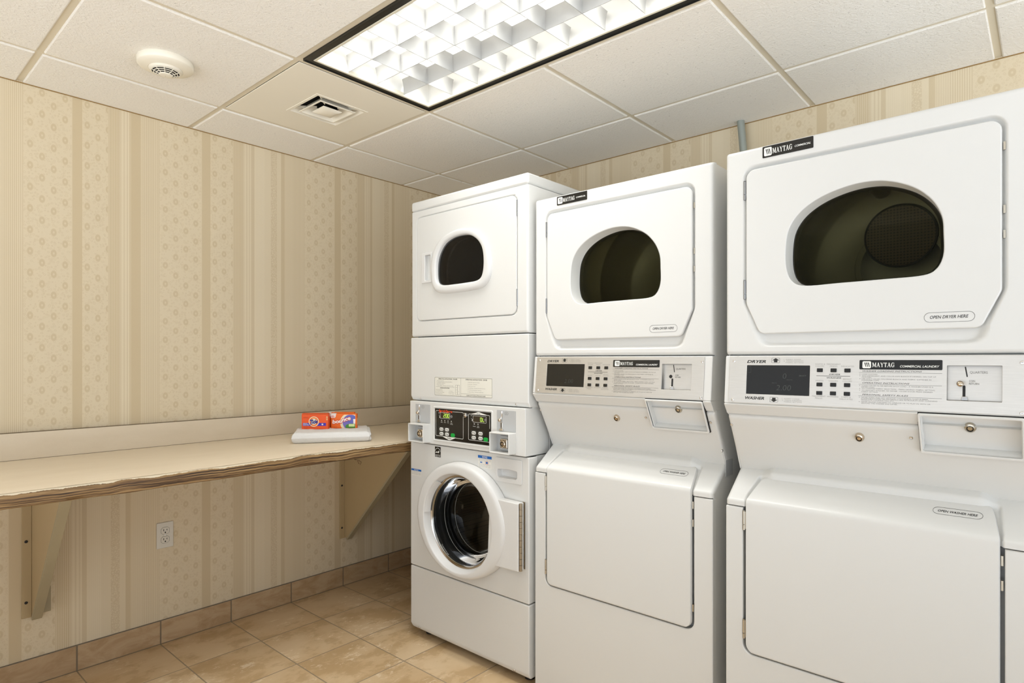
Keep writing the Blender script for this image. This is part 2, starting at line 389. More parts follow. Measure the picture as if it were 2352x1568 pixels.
def by_angle(pts, c, n=72):
    """resample a star-shaped contour at equal angles about c"""
    P_ = np.array(pts)-np.array(c); out = []
    for i in range(n):
        a = 2*PI*i/n; d = np.array((math.cos(a), math.sin(a))); best = None
        for k_ in range(len(P_)):
            p, q = P_[k_], P_[(k_+1) % len(P_)]; e = q-p; den = d[0]*e[1]-d[1]*e[0]
            if abs(den) < 1e-12: continue
            t = (p[0]*e[1]-p[1]*e[0])/den; u = (p[0]*d[1]-p[1]*d[0])/den
            if t > 0 and -1e-6 <= u <= 1+1e-6 and (best is None or t > best): best = t
        out.append((c[0]+d[0]*best, c[1]+d[1]*best))
    return out
def area(p): return sum(p[i-1][0]*p[i][1]-p[i][0]*p[i-1][1] for i in range(len(p)))/2

def curve_geo(outers, holes, d0, d1, bev, fn, res=2):
    cu = bpy.data.curves.new('c', 'CURVE'); cu.dimensions = '2D'; cu.fill_mode = 'BOTH'
    for pts, hole in [(p, 0) for p in outers]+[(p, 1) for p in holes]:
        if (area(pts) > 0) == bool(hole): pts = pts[::-1]
        sp = cu.splines.new('POLY'); sp.points.add(len(pts)-1); sp.use_cyclic_u = True
        for q, p in zip(sp.points, pts): q.co = (p[0], p[1], 0, 1)
    th = (d1-d0)/2
    bev = min(bev, th*.98)
    cu.extrude = th-bev; cu.bevel_depth = bev; cu.offset = -bev if bev else 0; cu.bevel_resolution = res
    ob = bpy.data.objects.new('c', cu); me = bpy.data.meshes.new_from_object(ob)
    vs = [fn(v.co.x, v.co.y, v.co.z+(d0+d1)/2) for v in me.vertices]; fs = [tuple(p.vertices) for p in me.polygons]
    bpy.data.objects.remove(ob); bpy.data.curves.remove(cu); bpy.data.meshes.remove(me)
    return vs, fs
def slab(name, mat, parent, outers, holes, d0, d1, bev, fn, res=2):
    mb = MB()
    mb.add(*curve_geo(outers, holes, d0, d1, bev, fn, res))
    me = bpy.data.meshes.new(name); me.from_pydata(mb.v, [], mb.f)
    import bmesh
    bm = bmesh.new(); bm.from_mesh(me); bmesh.ops.remove_doubles(bm, verts=bm.verts, dist=1e-6); bmesh.ops.recalc_face_normals(bm, faces=bm.faces); bm.to_mesh(me); bm.free()
    for p in me.polygons: p.use_smooth = True
    me.set_sharp_from_angle(angle=math.radians(50))
    return link_obj(name, me, mat, parent, None, True)

def text_geo(mb, s_, u0, u1, z0, z1, fn, align='fit', shear=0.0, bold=0.0, d=0.0004, cap=True):
    """text whose capitals span z0..z1; width fitted to u0..u1 ('fit'), or 'l'/'c'/'r' placed with natural width*"""
    cu = bpy.data.curves.new('t', 'FONT'); cu.body = s_; cu.size = 1.0; cu.shear = shear; cu.offset = bold; cu.resolution_u = 2 if (z1-z0) < .004 else 4
    ob = bpy.data.objects.new('t', cu); me = bpy.data.meshes.new_from_object(ob)
    if len(me.vertices):
        co = np.array([v.co[:] for v in me.vertices]); lo, hi = co[:, 0].min(), co[:, 0].max()
        capH = 0.70; sz = (z1-z0)/capH
        if align == 'fit': sx = (u1-u0)/(hi-lo); ox = u0-lo*sx
        else:
            sx = sz*(u1 if align != 'fit' and u1 and u1 > 0 and u1 < 3 and align in 'lcr' else 1.0)
            w_ = (hi-lo)*sx; ox = {'l': u0, 'c': u0-w_/2, 'r': u0-w_}[align]-lo*sx
        vs = [fn(x*sx+ox, z0+y*sz, d) for x, y, _ in co]; mb.add(vs, [tuple(p.vertices) for p in me.polygons])
    bpy.data.objects.remove(ob); bpy.data.curves.remove(cu); bpy.data.meshes.remove(me)
def flat(mb, polys, fn, d=0.0003, holes=()):
    mb.add(*curve_geo(polys, list(holes), d-.0001, d+.0001, 0, fn)); return mb
def quadbar(p, q, w):
    p = Vector(p); q = Vector(q); d = (q-p).normalized(); n = Vector((-d.y, d.x))*w/2
    return [tuple(p+n), tuple(p-n), tuple(q-n), tuple(q+n)]
def raw(mb, name, mat, parent):
    me = bpy.data.meshes.new(name); me.from_pydata(mb.v, [], mb.f); return link_obj(name, me, mat, parent)
def ringpoly(mb, pts, w, fn, d=.0003):
    flat(mb, [pts], fn, d, [scaled_in(pts, w)])
def scaled_in(pts, w):
    c = (sum(p[0] for p in pts)/len(pts), sum(p[1] for p in pts)/len(pts))
    hx = max(abs(p[0]-c[0]) for p in pts); hy = max(abs(p[1]-c[1]) for p in pts)
    return [(c[0]+(p[0]-c[0])*(1-w/hx), c[1]+(p[1]-c[1])*(1-w/hy)) for p in pts]

def sdist(PX, PY, poly):
    """signed distance (negative inside) of grid points to a polygon"""
    P_ = np.array(poly); X = PX[..., None]; Y = PY[..., None]
    A = P_; B = np.roll(P_, -1, 0); ex, ey = (B-A)[:, 0], (B-A)[:, 1]
    t = np.clip(((X-A[:, 0])*ex+(Y-A[:, 1])*ey)/(ex*ex+ey*ey+1e-18), 0, 1)
    d = np.sqrt((X-A[:, 0]-t*ex)**2+(Y-A[:, 1]-t*ey)**2).min(-1)
    c1 = (A[:, 1] > Y) != (B[:, 1] > Y)
    xi = A[:, 0]+(Y-A[:, 1])*ex/np.where(np.abs(ey) < 1e-12, 1e-12, ey)
    ins = (np.sum(c1 & (X < xi), -1) % 2) == 1
    return np.where(ins, -d, d)
def smooth01(x): x = np.clip(x, 0, 1); return x*x*(3-2*x)
def frange(a, b, step): n = max(1, int(round((b-a)/step))); return [a+(b-a)*i/n for i in range(n+1)]
def axis_pts(segs):
    out = []
    for a, b, st in segs:
        for v_ in frange(a, b, st):
            if not out or v_ > out[-1]+1e-7: out.append(v_)
    return np.array(out)
def heightfield(name, mat, parent, us, zs, dfun, fn, skip=None, skirt=.03, rim=(0, 0, 0, 0), rr=.010):
    """sheet d(u,z) with rolled rims (l,r,b,t) and a skirt folded back"""
    U, Z = np.meshgrid(us, zs); D = dfun(U, Z) if dfun else np.zeros_like(U)
    for on, e in zip(rim, (U-us[0], us[-1]-U, Z-zs[0], zs[-1]-Z)):
        if on:
            r = rr; q = np.clip(r-e, 0, r); D = D-(r-np.sqrt(np.maximum(r*r-q*q, 0)))
    SK = skip(U, Z) if skip else np.zeros_like(U, bool)
    ny, nx = U.shape; mb = MB()
    vs = [fn(U[j, i], Z[j, i], D[j, i]) for j in range(ny) for i in range(nx)]
    fs = []
    for j in range(ny-1):
        for i in range(nx-1):
            if SK[j, i] and SK[j+1, i] and SK[j, i+1] and SK[j+1, i+1]: continue
            fs.append((j*nx+i, j*nx+i+1, (j+1)*nx+i+1, (j+1)*nx+i))
    per = [(0, i) for i in range(nx)]+[(j, nx-1) for j in range(1, ny)]+[(ny-1, i) for i in range(nx-2, -1, -1)]+[(j, 0) for j in range(ny-2, 0, -1)]
    o = len(vs)
    for j, i in per: vs.append(fn(U[j, i], Z[j, i], -skirt))
    L = len(per)
    for k_ in range(L):
        a = per[k_]; b = per[(k_+1) % L]
        fs.append((b[0]*nx+b[1], a[0]*nx+a[1], o+k_, o+(k_+1) % L))
    me = bpy.data.meshes.new(name); me.from_pydata(vs, [], fs)
    for p in me.polygons: p.use_smooth = True
    me.set_sharp_from_angle(angle=math.radians(60))
    me.update()
    return link_obj(name, me, mat, parent)

def thing(name, label, cat, loc=(0, 0, 0), rz=0, group=None):
    o = bpy.data.objects.new(name, None); COL.objects.link(o); o.location = loc; o.rotation_euler = (0, 0, rz); o.empty_display_size = .1
    o['label'] = label; o['category'] = cat
    if group: o['group'] = group
    return o
def tag(o, label, cat, group=None):
    o['label'] = label; o['category'] = cat
    if group: o['group'] = group
    return o
def struct(o): o['kind'] = 'structure'; return o
def copy_tree(o, parent=None):
    c = o.copy(); COL.objects.link(c)
    if parent is not None: c.parent = parent
    for ch in list(o.children): copy_tree(ch, c)
    return c

# ---------------------------------------------------------------- room shell
DY = 2.69
Y0, X1 = -1.9, 4.3
def plane_box(name, mat, b): return struct(MB().box(*b).build(name, mat))
plane_box('wall_left', M['wall_left'], (-.1, 0, Y0, DY+.1, 0, 2.6))
plane_box('wall_back', M['wall_back'], (0, X1, DY, DY+.1, 0, 2.6))
plane_box('floor', M['floor'], (-.1, X1+.1, Y0, DY+.1, -.1, 0))
mb = MB(); mb.box(.0005, .0105, Y0, DY, 0, .1); bb = mb.build('baseboard_left', M['base'], bevel=.0015); struct(bb)
mb = MB(); mb.box(.0105, X1, DY-.0105, DY-.0005, 0, .1); bb = mb.build('baseboard_back', M['base'], bevel=.0015); struct(bb)
# thin dark grout bead on the tile baseboard
struct(MB().box(.0004, .0085, Y0, DY-.011, .1, .1014).build('trim_1', simple('dark_caulk', (.20, .17, .13), .7)))
# brown caulk line where paper meets ceiling
caulk = simple('brown_caulk', hexc(150, 118, 66), .7)
struct(MB().box(.0003, .0028, Y0, DY-.003, CEIL-.0085, CEIL-.0055).build('trim_2', caulk))
struct(MB().box(.003, X1, DY-.0028, DY-.0003, CEIL-.0085, CEIL-.0055).build('trim_3', caulk))

GX = [.320, .934, 1.550, 2.165, 2.762, 3.375, 3.99]
GY = [-1.936, -1.33, -.725, -.117, .488, 1.093, 1.694, 2.290]
LX0, LX1, LY0, LY1 = .934, 2.165, 1.093, 1.694
# ceiling tiles (tegular), all one surface
mb = MB(); xs = [0.0]+GX+[X1]; ys = [Y0]+[g for g in GY if g > Y0+.1]+[DY]
T = .0105
for i in range(len(xs)-1):
    for j in range(len(ys)-1):
        x0, x1, y0, y1 = xs[i], xs[i+1], ys[j], ys[j+1]
        if x0 > LX0-.01 and x1 < LX1+.01 and abs(y0-LY0) < .01: continue
        if abs(x0-.32) < .01 and abs(y0-LY0) < .01: continue      # the vent panel
        if abs(x0-.934) < .01 and abs(y0-(-.725)) < .01 or abs(x0-1.55) < .01 and abs(y0+.725) < .01: continue  # second fixture
        a0 = x0+(T if i else .0); a1 = x1-(T if i < len(xs)-2 else 0); b0 = y0+(T if j else 0); b1 = y1-(T if j < len(ys)-2 else 0)
        e = .0035; zt = CEIL+.004; zb = CEIL-.0055
        top = [(a0, b0, zt), (a1, b0, zt), (a1, b1, zt), (a0, b1, zt)]
        bot = [(a0+e, b0+e, zb), (a1-e, b0+e, zb), (a1-e, b1-e, zb), (a0+e, b1-e, zb)]
        mid = [(a0, b0, zb+e*.6), (a1, b0, zb+e*.6), (a1, b1, zb+e*.6), (a0, b1, zb+e*.6)]
        mb.loft([top, mid, bot], True, True)
ce = mb.build('ceiling', M['ceil'], angle=20); struct(ce)
# cream T-bar grid
mb = MB()
hw = .012
def tbar(x0, x1, y0, y1): mb.box(x0, x1, y0, y1, CEIL+.0005, CEIL+.004)
for g in GX:
    if LX0+.1 < g < LX1-.1: tbar(g-hw, g+hw, Y0, -.725+hw); tbar(g-hw, g+hw, -.117-hw, LY0+hw); tbar(g-hw, g+hw, LY1-hw, DY)
    else: tbar(g-hw, g+hw, Y0, DY)
gxs = [-hw]+GX+[X1+hw]
for g in GY:
    if g < Y0: continue
    for a, b in zip(gxs, gxs[1:]):
        if b-hw-a-hw > .02: tbar(a+hw, b-hw, g-hw, g+hw)
for g in (1.550,):
    for h in (-.725, -.117, LY0, LY1): pass
struct(mb.build('trim_4', M['grid']))
plane_box('ceiling_deck', M['gap'], (-.1, X1+.1, Y0, DY+.1, 2.55, 2.6))

# ---------------------------------------------------------------- ceiling lights
def troffer(x0, x1, y0, y1, label):
    cx, cy = (x0+x1)/2, (y0+y1)/2
    t = thing('ceiling_light', label, 'ceiling light', (cx, cy, CEIL), 0)
    hx, hy = (x1-x0)/2, (y1-y0)/2
    fn = lambda a, b, d: (a, b, d)
    # black trim channel, stands just inside the grid
    o_ = rrect(-hx+.013, hx-.013, -hy+.013, hy-.013, .001, 1); i_ = rrect(-hx+.039, hx-.039, -hy+.039, hy-.039, .001, 1)
    slab('trim_frame', M['troffer_black'], t, [o_], [i_], -.004, .012, .001, fn, 1)
    mb = MB()
    for s_ in (-1, 1):
        mb.box(-hx+.0135, hx-.0135, s_*(hy-.0145)-.0012, s_*(hy-.0145)+.0012, -.007, -.0035); mb.box(s_*(hx-.0145)-.0012, s_*(hx-.0145)+.0012, -hy+.0135, hy-.0135, -.007, -.0035)
    mb.build('trim_lip', M['troffer_black'], t)
    o2 = rrect(-hx+.038, hx-.038, -hy+.038, hy-.038, .001, 1); i2 = rrect(-hx+.047, hx-.047, -hy+.047, hy-.047, .001, 1)
    slab('lens_frame', M['troffer_white'], t, [o2], [i2], -.006, .010, .002, fn, 1)
    ax, ay = hx-.047, hy-.047
    # housing above
    mb = MB(); H = .115
    mb.box(-hx+.030, hx-.030, -hy+.030, hy-.030, H, H+.006)
    for s_ in (-1, 1):
        mb.box(s_*(hx-.033)-.003, s_*(hx-.033)+.003, -hy+.03, hy-.03, .011, H); mb.box(-hx+.03, hx-.03, s_*(hy-.033)-.003, s_*(hy-.033)+.003, .011, H)
    mb.build('housing', M['housing'], t)
    # louver blades: thin at the bottom, flared parabolas above
    NXC, NYC = 8, 4; LH = .058
    prof = []
    for q in range(9):
        s_ = q/8; prof.append((.0009+.0085*s_**2.4, s_*LH))
    def blade(mb, c, a0, a1, along):
        pts = [(w_, h) for w_, h in prof]+[(-w_, h) for w_, h in prof[::-1]]
        if along == 'x': mb.prism(pts, a0, a1, lambda p, q, a: (a, c+p, q+.0005))
        else: mb.prism(pts, a0, a1, lambda p, q, a: (c+p, a, q+.0005))
    for i in range(1, NXC):
        mb = MB(); blade(mb, -ax+2*ax*i/NXC, -ay, ay, 'y'); mb.build('louver_blade', M['louver'], t, angle=60)
    for j in range(1, NYC):
        mb = MB(); blade(mb, -ay+2*ay*j/NYC, -ax, ax, 'x'); mb.build('louver_blade', M['louver'], t, angle=60)
    # lamp tubes
    em = bpy.data.materials.get('lamp_glow')
    if not em:
        kk = NT('lamp_glow'); kk.b.inputs['Emission Color'].default_value = (1, .97, .90, 1); kk.b.inputs['Emission Strength'].default_value = TUBE; em = kk.m
    for j in range(3):
        yy = -ay+2*ay*(j+.5)/3
        mb = MB(); mb.tube([(-hx+.05, yy, .088), (hx-.05, yy, .088)], .0127, 12); mb.build('lamp_tube', em, t)
    # the light the tubes give off, placed at the louver mouth inside the fixture
    for j in range(3):
        ld = bpy.data.lights.new('tube_light', 'AREA'); ld.shape = 'RECTANGLE'; ld.size = 2*ax-.02; ld.size_y = .10; ld.energy = LAMP_POWER/3; ld.color = (1, .99, .97); ld.spread = math.radians(112)   # parabolic louvers cut the lamps off at high angles
        lo = bpy.data.objects.new('tube_light', ld); COL.objects.link(lo); lo.parent = t; lo.location = (0, -ay+2*ay*(j+.5)/3, .0735)
    return t
TUBE = 1.5
troffer(LX0, LX1, LY0, LY1, 'black framed louvered fluorescent ceiling light above the washing machines')
troffer(.934, 2.165, -.725, -.117, 'second louvered ceiling light, out of frame behind the camera')

# ---------------------------------------------------------------- surface frames (u right, z up, d out of the surface)
def planefn(wz):
    """wz: function z -> w (outward offset of the sheet)"""
    return lambda u, z, d: (u, -(wz(z)+d), z)
F0 = planefn(lambda z: 0.0)
PW = lambda z: .014*(1.2435-z)/(1.2435-1.104)
FP = planefn(PW)
RW = lambda z: -.0089+(z-1.0762)*(.0941/.1706)
def FR(u, z, d):      # the service panel leans back; d is along its normal
    nx, nz = .876, -.483
    return (u, -(RW(z)+d*nx), z+d*nz)
SQ = .686

def path_fn(path):
    """arc-length map along a (w,z) polyline; returns fn(u,s,d) and total length"""
    P_ = [Vector(p) for p in path]; L = [0]
    for a, b in zip(P_, P_[1:]): L.append(L[-1]+(b-a).length)
    def at(s):
        s = max(0, min(s, L[-1]-1e-9))
        for i in range(len(L)-1):
            if s <= L[i+1]: break
        t = (s-L[i])/(L[i+1]-L[i]); p = P_[i].lerp(P_[i+1], t)
        d = (P_[i+1]-P_[i]).normalized()
        return p, d
    def fn(u, s, d):
        p, t = at(s)
        # smooth normal
        _, t0 = at(s-.0015); _, t1 = at(s+.0015); t = (t0+t1).normalized()
        n = Vector((t.y, -t.x))        # for an upward path, outward (+w)
        q = p+n*d
        return (u, -q.x, q.y)
    return fn, L[-1]
def arc_bend(p0, pc, p1, r, n=8):
    """polyline p0 -> pc -> p1 with a rounded corner"""
    p0, pc, p1 = Vector(p0), Vector(pc), Vector(p1)
    a = (p0-pc).normalized(); b = (p1-pc).normalized(); ang = a.angle(b); t = r/math.tan(ang/2)
    c = pc+(a+b).normalized()*(r/math.sin(ang/2)); s0 = pc+a*t-c; s1 = pc+b*t-c
    a0 = math.atan2(s0.y, s0.x); a1 = math.atan2(s1.y, s1.x); d = (a1-a0+PI) % (2*PI)-PI
    return [tuple(p0)]+[(c.x+r*math.cos(a0+d*k_/n), c.y+r*math.sin(a0+d*k_/n)) for k_ in range(n+1)]+[tuple(p1)]

def screw(parent, u, z, fn, r=.0045, h=.0028, name='screw', slot=True):
    mb = MB(); n = 16; rings = []
    for rr, hh in ((r, 0), (r, h*.45), (r*.8, h*.85), (r*.38, h), (r*.34, h*.45)):
        rings.append([fn(u+rr*math.cos(2*PI*i/n), z+rr*math.sin(2*PI*i/n), hh) for i in range(n)])
    mb.loft(rings, False, True)
    return mb.build(name, M['chrome'], parent, angle=30)
def lock(parent, u, z, fn, r=.0105, mat='chrome', name='lock', h=.006):
    mb = MB(); n = 28; rings = []
    for rr, hh in ((r, 0), (r, h*.3), (r*.86, h*.8), (r*.62, h), (r*.60, h*.6), (r*.42, h*.6), (r*.40, h*.9), (r*.2, h*.9)):
        rings.append([fn(u+rr*math.cos(2*PI*i/n), z+rr*math.sin(2*PI*i/n), hh) for i in range(n)])
    mb.loft(rings, False, True)
    o = mb.build(name, M[mat], parent, angle=30)
    kb = MB(); flat(kb, [circ(u, z, r*.58, 24)], fn, h*.65, [circ(u, z, r*.44, 24)]); flat(kb, [rrect(u-r*.07, u+r*.07, z+r*.3, z+r*.62, 0, 1)], fn, h*.93)
    raw(kb, 'keyway', M['black_matte'], o)
    return o
def hinge(parent, u, z0, z1, fn, name='hinge', mat='hinge_grey', r=.0034, d=.002):
    o = None; mb = MB(); n = 12
    segs = [(z0, z0+(z1-z0)*.26), (z0+(z1-z0)*.29, z0+(z1-z0)*.96), (z0+(z1-z0)*.98, z1)]
    for a, b in segs:
        rings = [[fn(u+r*math.cos(2*PI*i/n), zz, d+r*math.sin(2*PI*i/n)) for i in range(n)] for zz in (a, b)]
        mb.loft(rings, True, True)
    mb.prism([(u-.001, z0+.003), (u+.0075, z0+.003), (u+.0075, z1-.003), (u-.001, z1-.003)], -.0022, -.0004, lambda p, q, a: fn(p, q, d+a))
    return mb.build(name, M[mat], parent, angle=40)

def slab_letters(mb, s_, u0, u1, z0, z1, fn, d):
    """bold roman capitals with slab serifs (M A Y T G)"""
    H = z1-z0; wid = {'M': 1.12, 'A': .98, 'Y': .92, 'T': .80, 'G': .86}; gap = .06
    tot = sum(wid[c] for c in s_)+gap*(len(s_)-1); sc = (u1-u0)/tot; x = u0
    def bar(a, b, w): flat(mb, [[(X_, Y_) for X_, Y_ in quadbar(a, b, w)]], fn, d)
    for c in s_:
        w = wid[c]*sc; P_ = lambda a, b: (x+a*w, z0+b*H)
        th = .21*sc; tn = .09*sc; sf = .075*H
        def serif(a, b, half=.17): flat(mb, [rrect(x+a*w-half*w, x+a*w+half*w, z0+b*H-(sf if b > .5 else 0), z0+b*H+(0 if b > .5 else sf), 0, 1)], fn, d)
        if c == 'M':
            bar(P_(.14, 0), P_(.14, 1), tn); bar(P_(.2, 1), P_(.5, .12), th); bar(P_(.5, .12), P_(.82, 1), tn); bar(P_(.84, 0), P_(.84, 1), th*.95)
            serif(.14, 0, .13); serif(.84, 0, .17); serif(.14, 1, .13); serif(.86, 1, .14)
        elif c == 'A':
            bar(P_(.16, 0), P_(.5, 1), tn); bar(P_(.48, 1), P_(.8, 0), th); bar(P_(.28, .33), P_(.66, .33), tn*.9); serif(.15, 0, .15); serif(.82, 0, .18)
        elif c == 'Y':
            bar(P_(.16, 1), P_(.5, .45), th); bar(P_(.84, 1), P_(.5, .45), tn); bar(P_(.5, 0), P_(.5, .5), th); serif(.16, 1, .16); serif(.86, 1, .14); serif(.5, 0, .2)
        elif c == 'T':
            bar(P_(.5, 0), P_(.5, 1), th); flat(mb, [rrect(x+.02*w, x+.98*w, z1-.13*H, z1, 0, 1)], fn, d); serif(.5, 0, .24)
            flat(mb, [rrect(x+.02*w, x+.09*w, z1-.3*H, z1, 0, 1)], fn, d); flat(mb, [rrect(x+.91*w, x+.98*w, z1-.3*H, z1, 0, 1)], fn, d)
        elif c == 'G':
            pts = []; N = 20
            for i in range(N+1):
                a = math.radians(52+(308-52)*i/N); pts.append((x+w*.5+w*.48*math.cos(a), z0+H*.5+H*.52*math.sin(a)))
            for i in range(N, -1, -1):
                a = math.radians(52+(308-52)*i/N); pts.append((x+w*.54+w*.28*math.cos(a), z0+H*.5+H*.43*math.sin(a)))
            flat(mb, [pts], fn, d); bar(P_(.82, .05), P_(.82, .45), th*.85); serif(.78, .46, .2); bar(P_(.84, .7), P_(.84, .98), tn)
        x += w+gap*sc
def brand_badge(parent, fn, u0, u1, z0, z1, lu, mu, ct, cu, name='badge'):
    """black plate with the white square mark, roman name and italic caption"""
    p = slab(name, M['black'], parent, [rrect(u0, u1, z0, z1, .0022)], [], 0, .0016, .0006, fn, 1)
    mb = MB(); D = .00175; h = z1-z0
    sq = rrect(lu[0], lu[1], z0+h*.13, z0+h*.87, (lu[1]-lu[0])*.16)
    strokes = []
    w_ = lu[1]-lu[0]; a0, a1 = z0+h*.27, z0+h*.73
    for i in range(3):
        xa = lu[0]+w_*(.20+.20*i)
        strokes.append([(xa, a1), (xa+w_*.13, a1), (xa+w_*.27, a0), (xa+w_*.19, a0)])
    flat(mb, [sq], fn, D, strokes)
    slab_letters(mb, 'MAYTAG', mu[0], mu[1], mu[2], mu[3], fn, D)
    text_geo(mb, ct, cu[0], cu[1], cu[2], cu[3], fn, 'fit', .30, .012, D)
    raw(mb, 'lettering', M['white_ink'], p)
    return p

# ---------------------------------------------------------------- stacked washer and dryer with steel panel
def make_steel_panel_stack(loc, rz, label):
    t = thing('stacked_washer_dryer', label, 'washer dryer', loc, rz, 'stacked coin machines with a steel control panel')
    W = SQ
    # ---- cabinet shell: side sheets follow the profile
    side = [(-.70, .02), (-.012, .02), (-.012, .812), (-.012, .828), (-.112, .900), (-.105, .9056), (-.020, 1.072), (-.004, 1.08), (-.006, 1.10), (-.022, 1.243), (-.022, 1.8225), (-.70, 1.8225)]
    mb = MB()
    for a, b in ((.0012, .004), (W-.004, W-.0012)): mb.prism(side, a, b, lambda p, q, a_: (a_, -p, q))
    mb.box(.004, W-.004, .694, .70, .02, 1.8225); mb.box(.004, W-.004, .022, .70, 1.8195, 1.8225); mb.box(.004, W-.004, .03, .70, 1.243, 1.247)
    mb.box(.004, W-.004, .012, .69, .02, .026)
    mb.build('cabinet', M['enamel'], t, angle=20)
    for a in (.06, W-.06):
        for b in (.08, .62): MB().lathe([(.022, 0), (.022, .008), (.010, .010), (.010, .021)], (a, b, 0), 'z', 16, True).build('levelling_foot', M['black_matte'], t)
    # dark inner frame seen through the seams
    MB().box(.012, W-.012, .045, .20, 1.226, 1.262).build('seam_backing', M['gap'], t)
    MB().box(.012, W-.012, .05, .2, .79, .83).build('seam_backing', M['gap'], t)
    # ---- dryer front with embossed door recess
    rec = rpoly([(.050, 1.776, .034), (.050, 1.392, .05), (.102, 1.268, .03), (.582, 1.268, .03), (.631, 1.388, .05), (.631, 1.776, .034)][::-1], 10)
    door = rpoly([(.0595, 1.763, .024), (.0595, 1.388, .03), (.0965, 1.303, .022), (.585, 1.303, .022), (.6215, 1.385, .03), (.6215, 1.763, .024)][::-1], 8)
    win = catmull([(.168, 1.48), (.167, 1.535), (.175, 1.582), (.20, 1.620), (.24, 1.648), (.29, 1.666), (.345, 1.674), (.40, 1.668), (.455, 1.643), (.492, 1.607), (.512, 1.565), (.5155, 1.52), (.515, 1.475), (.502, 1.444), (.475, 1.431), (.40, 1.429), (.30, 1.428), (.215, 1.4275), (.182, 1.443)], 5)
    us = axis_pts([(0, .012, .0015), (.012, .036, .006), (.036, .064, .0018), (.064, .60, .008), (.60, .644, .0018), (.644, .672, .006), (.672, W, .0015)])
    zs = axis_pts([(1.2455, 1.2575, .0015), (1.2575, 1.312, .0022), (1.312, 1.395, .004), (1.395, 1.75, .008), (1.75, 1.786, .0018), (1.786, 1.812, .005), (1.812, 1.8247, .0015)])
    cwin = (.345, 1.54)
    hole_poly = scaled(by_angle(win, cwin), 1.02, cwin)
    def dd(U, Z):
        s_ = sdist(U, Z, rec); return -.0125*smooth01((.0015-s_)/.011)
    heightfield('dryer_front', M['enamel'], t, us, zs, dd, F0, lambda U, Z: sdist(U, Z, hole_poly) < .012, .028, (1, 1, 1, 1), .011)
    # ---- dryer door
    dr = slab('dryer_door', M['enamel'], t, [door], [win], -.0105, .0035, .0035, F0, 3)
    w0 = by_angle(win, cwin, 96); mb = MB()
    prof = [(1.0, .002), (.995, -.004), (.988, -.030), (.983, -.048)]
    mb.loft([[F0(p[0], p[1], h) for p in scaled(w0, s_, cwin)] for s_, h in prof])
    mb.build('window_reveal', M['enamel'], dr, angle=60)
    mb = MB(); mb.loft([[F0(p[0], p[1], h) for p in scaled(w0, s_, cwin)] for s_, h in ((.976, -.0480), (.976, -.0490))], True, True)
    mb.build('window_glass', M['smoked'], dr)
    g = MB(); mb = MB(); mb.loft([[F0(p[0], p[1], h) for p in scaled(w0, s_, cwin)] for s_, h in ((.984, -.047), (.974, -.0478), (.950, -.0525), (.930, -.056))]); mb.build('window_gasket', M['black_matte'], dr)
    pill = rrect(.478, .574, 1.3185, 1.3415, .0114, 8); mb = MB(); ringpoly(mb, pill, .0006, F0, .0038)
    text_geo(mb, 'OPEN DRYER HERE', .4895, .5625, 1.3270, 1.3340, F0, 'fit', .22, .012, .0038)
    raw(mb, 'door_lettering', M['black_ink'], dr)
    for a, b in ((1.682, 1.736), (1.402, 1.456)): hinge(t, .0545, a, b, F0, d=-.001)
    # latch strikes in the right-hand channel
    for zz in (1.50, 1.555, 1.695): MB().box(.6235, .6275, .004, .011, zz, zz+.018).build('door_strike', M['hinge'], t)
    brand_badge(t, F0, .104, .235, 1.7885, 1.8195, (.1085, .129), (.131, .182, 1.7965, 1.8105), 'COMMERCIAL', (.1885, .2285, 1.8005, 1.8055), 'front_badge')
    # ---- drum behind the window
    c = (.343, 0, 1.53)
    R = .268
    mb = MB()
    prof = [(.235, -.056), (.262, -.075), (R, -.11), (R, -.17), (R-.008, -.178), (R-.008, -.188), (R, -.196), (R, -.30), (R-.008, -.308), (R-.008, -.318), (R, -.326), (R, -.52), (R-.02, -.545), (.13, -.548), (.128, -.545), (.112, -.545)]
    mb.lathe(prof, c, 'w', 64)
    drum = mb.build('dryer_drum', M['drum'], t, angle=50)
    mb = MB(); mb.lathe([(.096, -.538), (.090, -.540), (.0001, -.541)], (.343, 0, 1.625), 'w', 48); mb.build('lint_grille', M['drum_grille'], drum)
    mb = MB(); mb.lathe([(.101, -.541), (.100, -.536), (.095, -.536), (.094, -.541)], (.343, 0, 1.625), 'w', 48); mb.build('grille_ring', M['gap'], drum)
    for a in (100, 220, 340):
        ca, sa = math.cos(math.radians(a)), math.sin(math.radians(a)); mb = MB()
        pts = [(-.045, 0), (-.015, .055), (.015, .055), (.045, 0)]
        mb.prism(pts, .12, .50, lambda p, q, a_, ca=ca, sa=sa: (c[0]+ca*(R-q)-sa*p, a_, c[2]+sa*(R-q)+ca*p))
        mb.build('drum_baffle', M['drum'], drum, bevel=.012)
    mb = MB(); mb.lathe([(.234, -.054), (.246, -.058), (.262, -.074)], c, 'w', 64); mb.build('drum_seal', M['gap'], drum)
    # ---- console housing (white lip with the steel plate on it)
    def lip(u0, u1, zb, name):
        mb = MB()
        pts = [(-.05, 1.2425), (.0, 1.2425), (PW(1.104), 1.104)]+([(-.0085, 1.0768), (-.05, 1.0768)] if zb else [(PW(1.112), 1.112), (-.05, 1.112)][0:0]+[(-.05, 1.104)])
        mb.prism(pts, u0, u1, lambda p, q, a: (a, -p, q)); return mb
    mbx = MB()
    pts_full = [(-.05, 1.2425), (0, 1.2425), (PW(1.108), 1.108), (-.05, 1.108)]
    mbx.prism(pts_full, 0, W, lambda p, q, a: (a, -p, q))
    cwh = rrect(.5225, .6220, 1.1378, 1.2180, .0005, 1)
    con = slab('console_housing', M['enamel'], t, [rrect(0, W, 1.1080, 1.2425, .004)], [cwh], -.040, 0, .0030, FP, 2)
    mbx = MB()
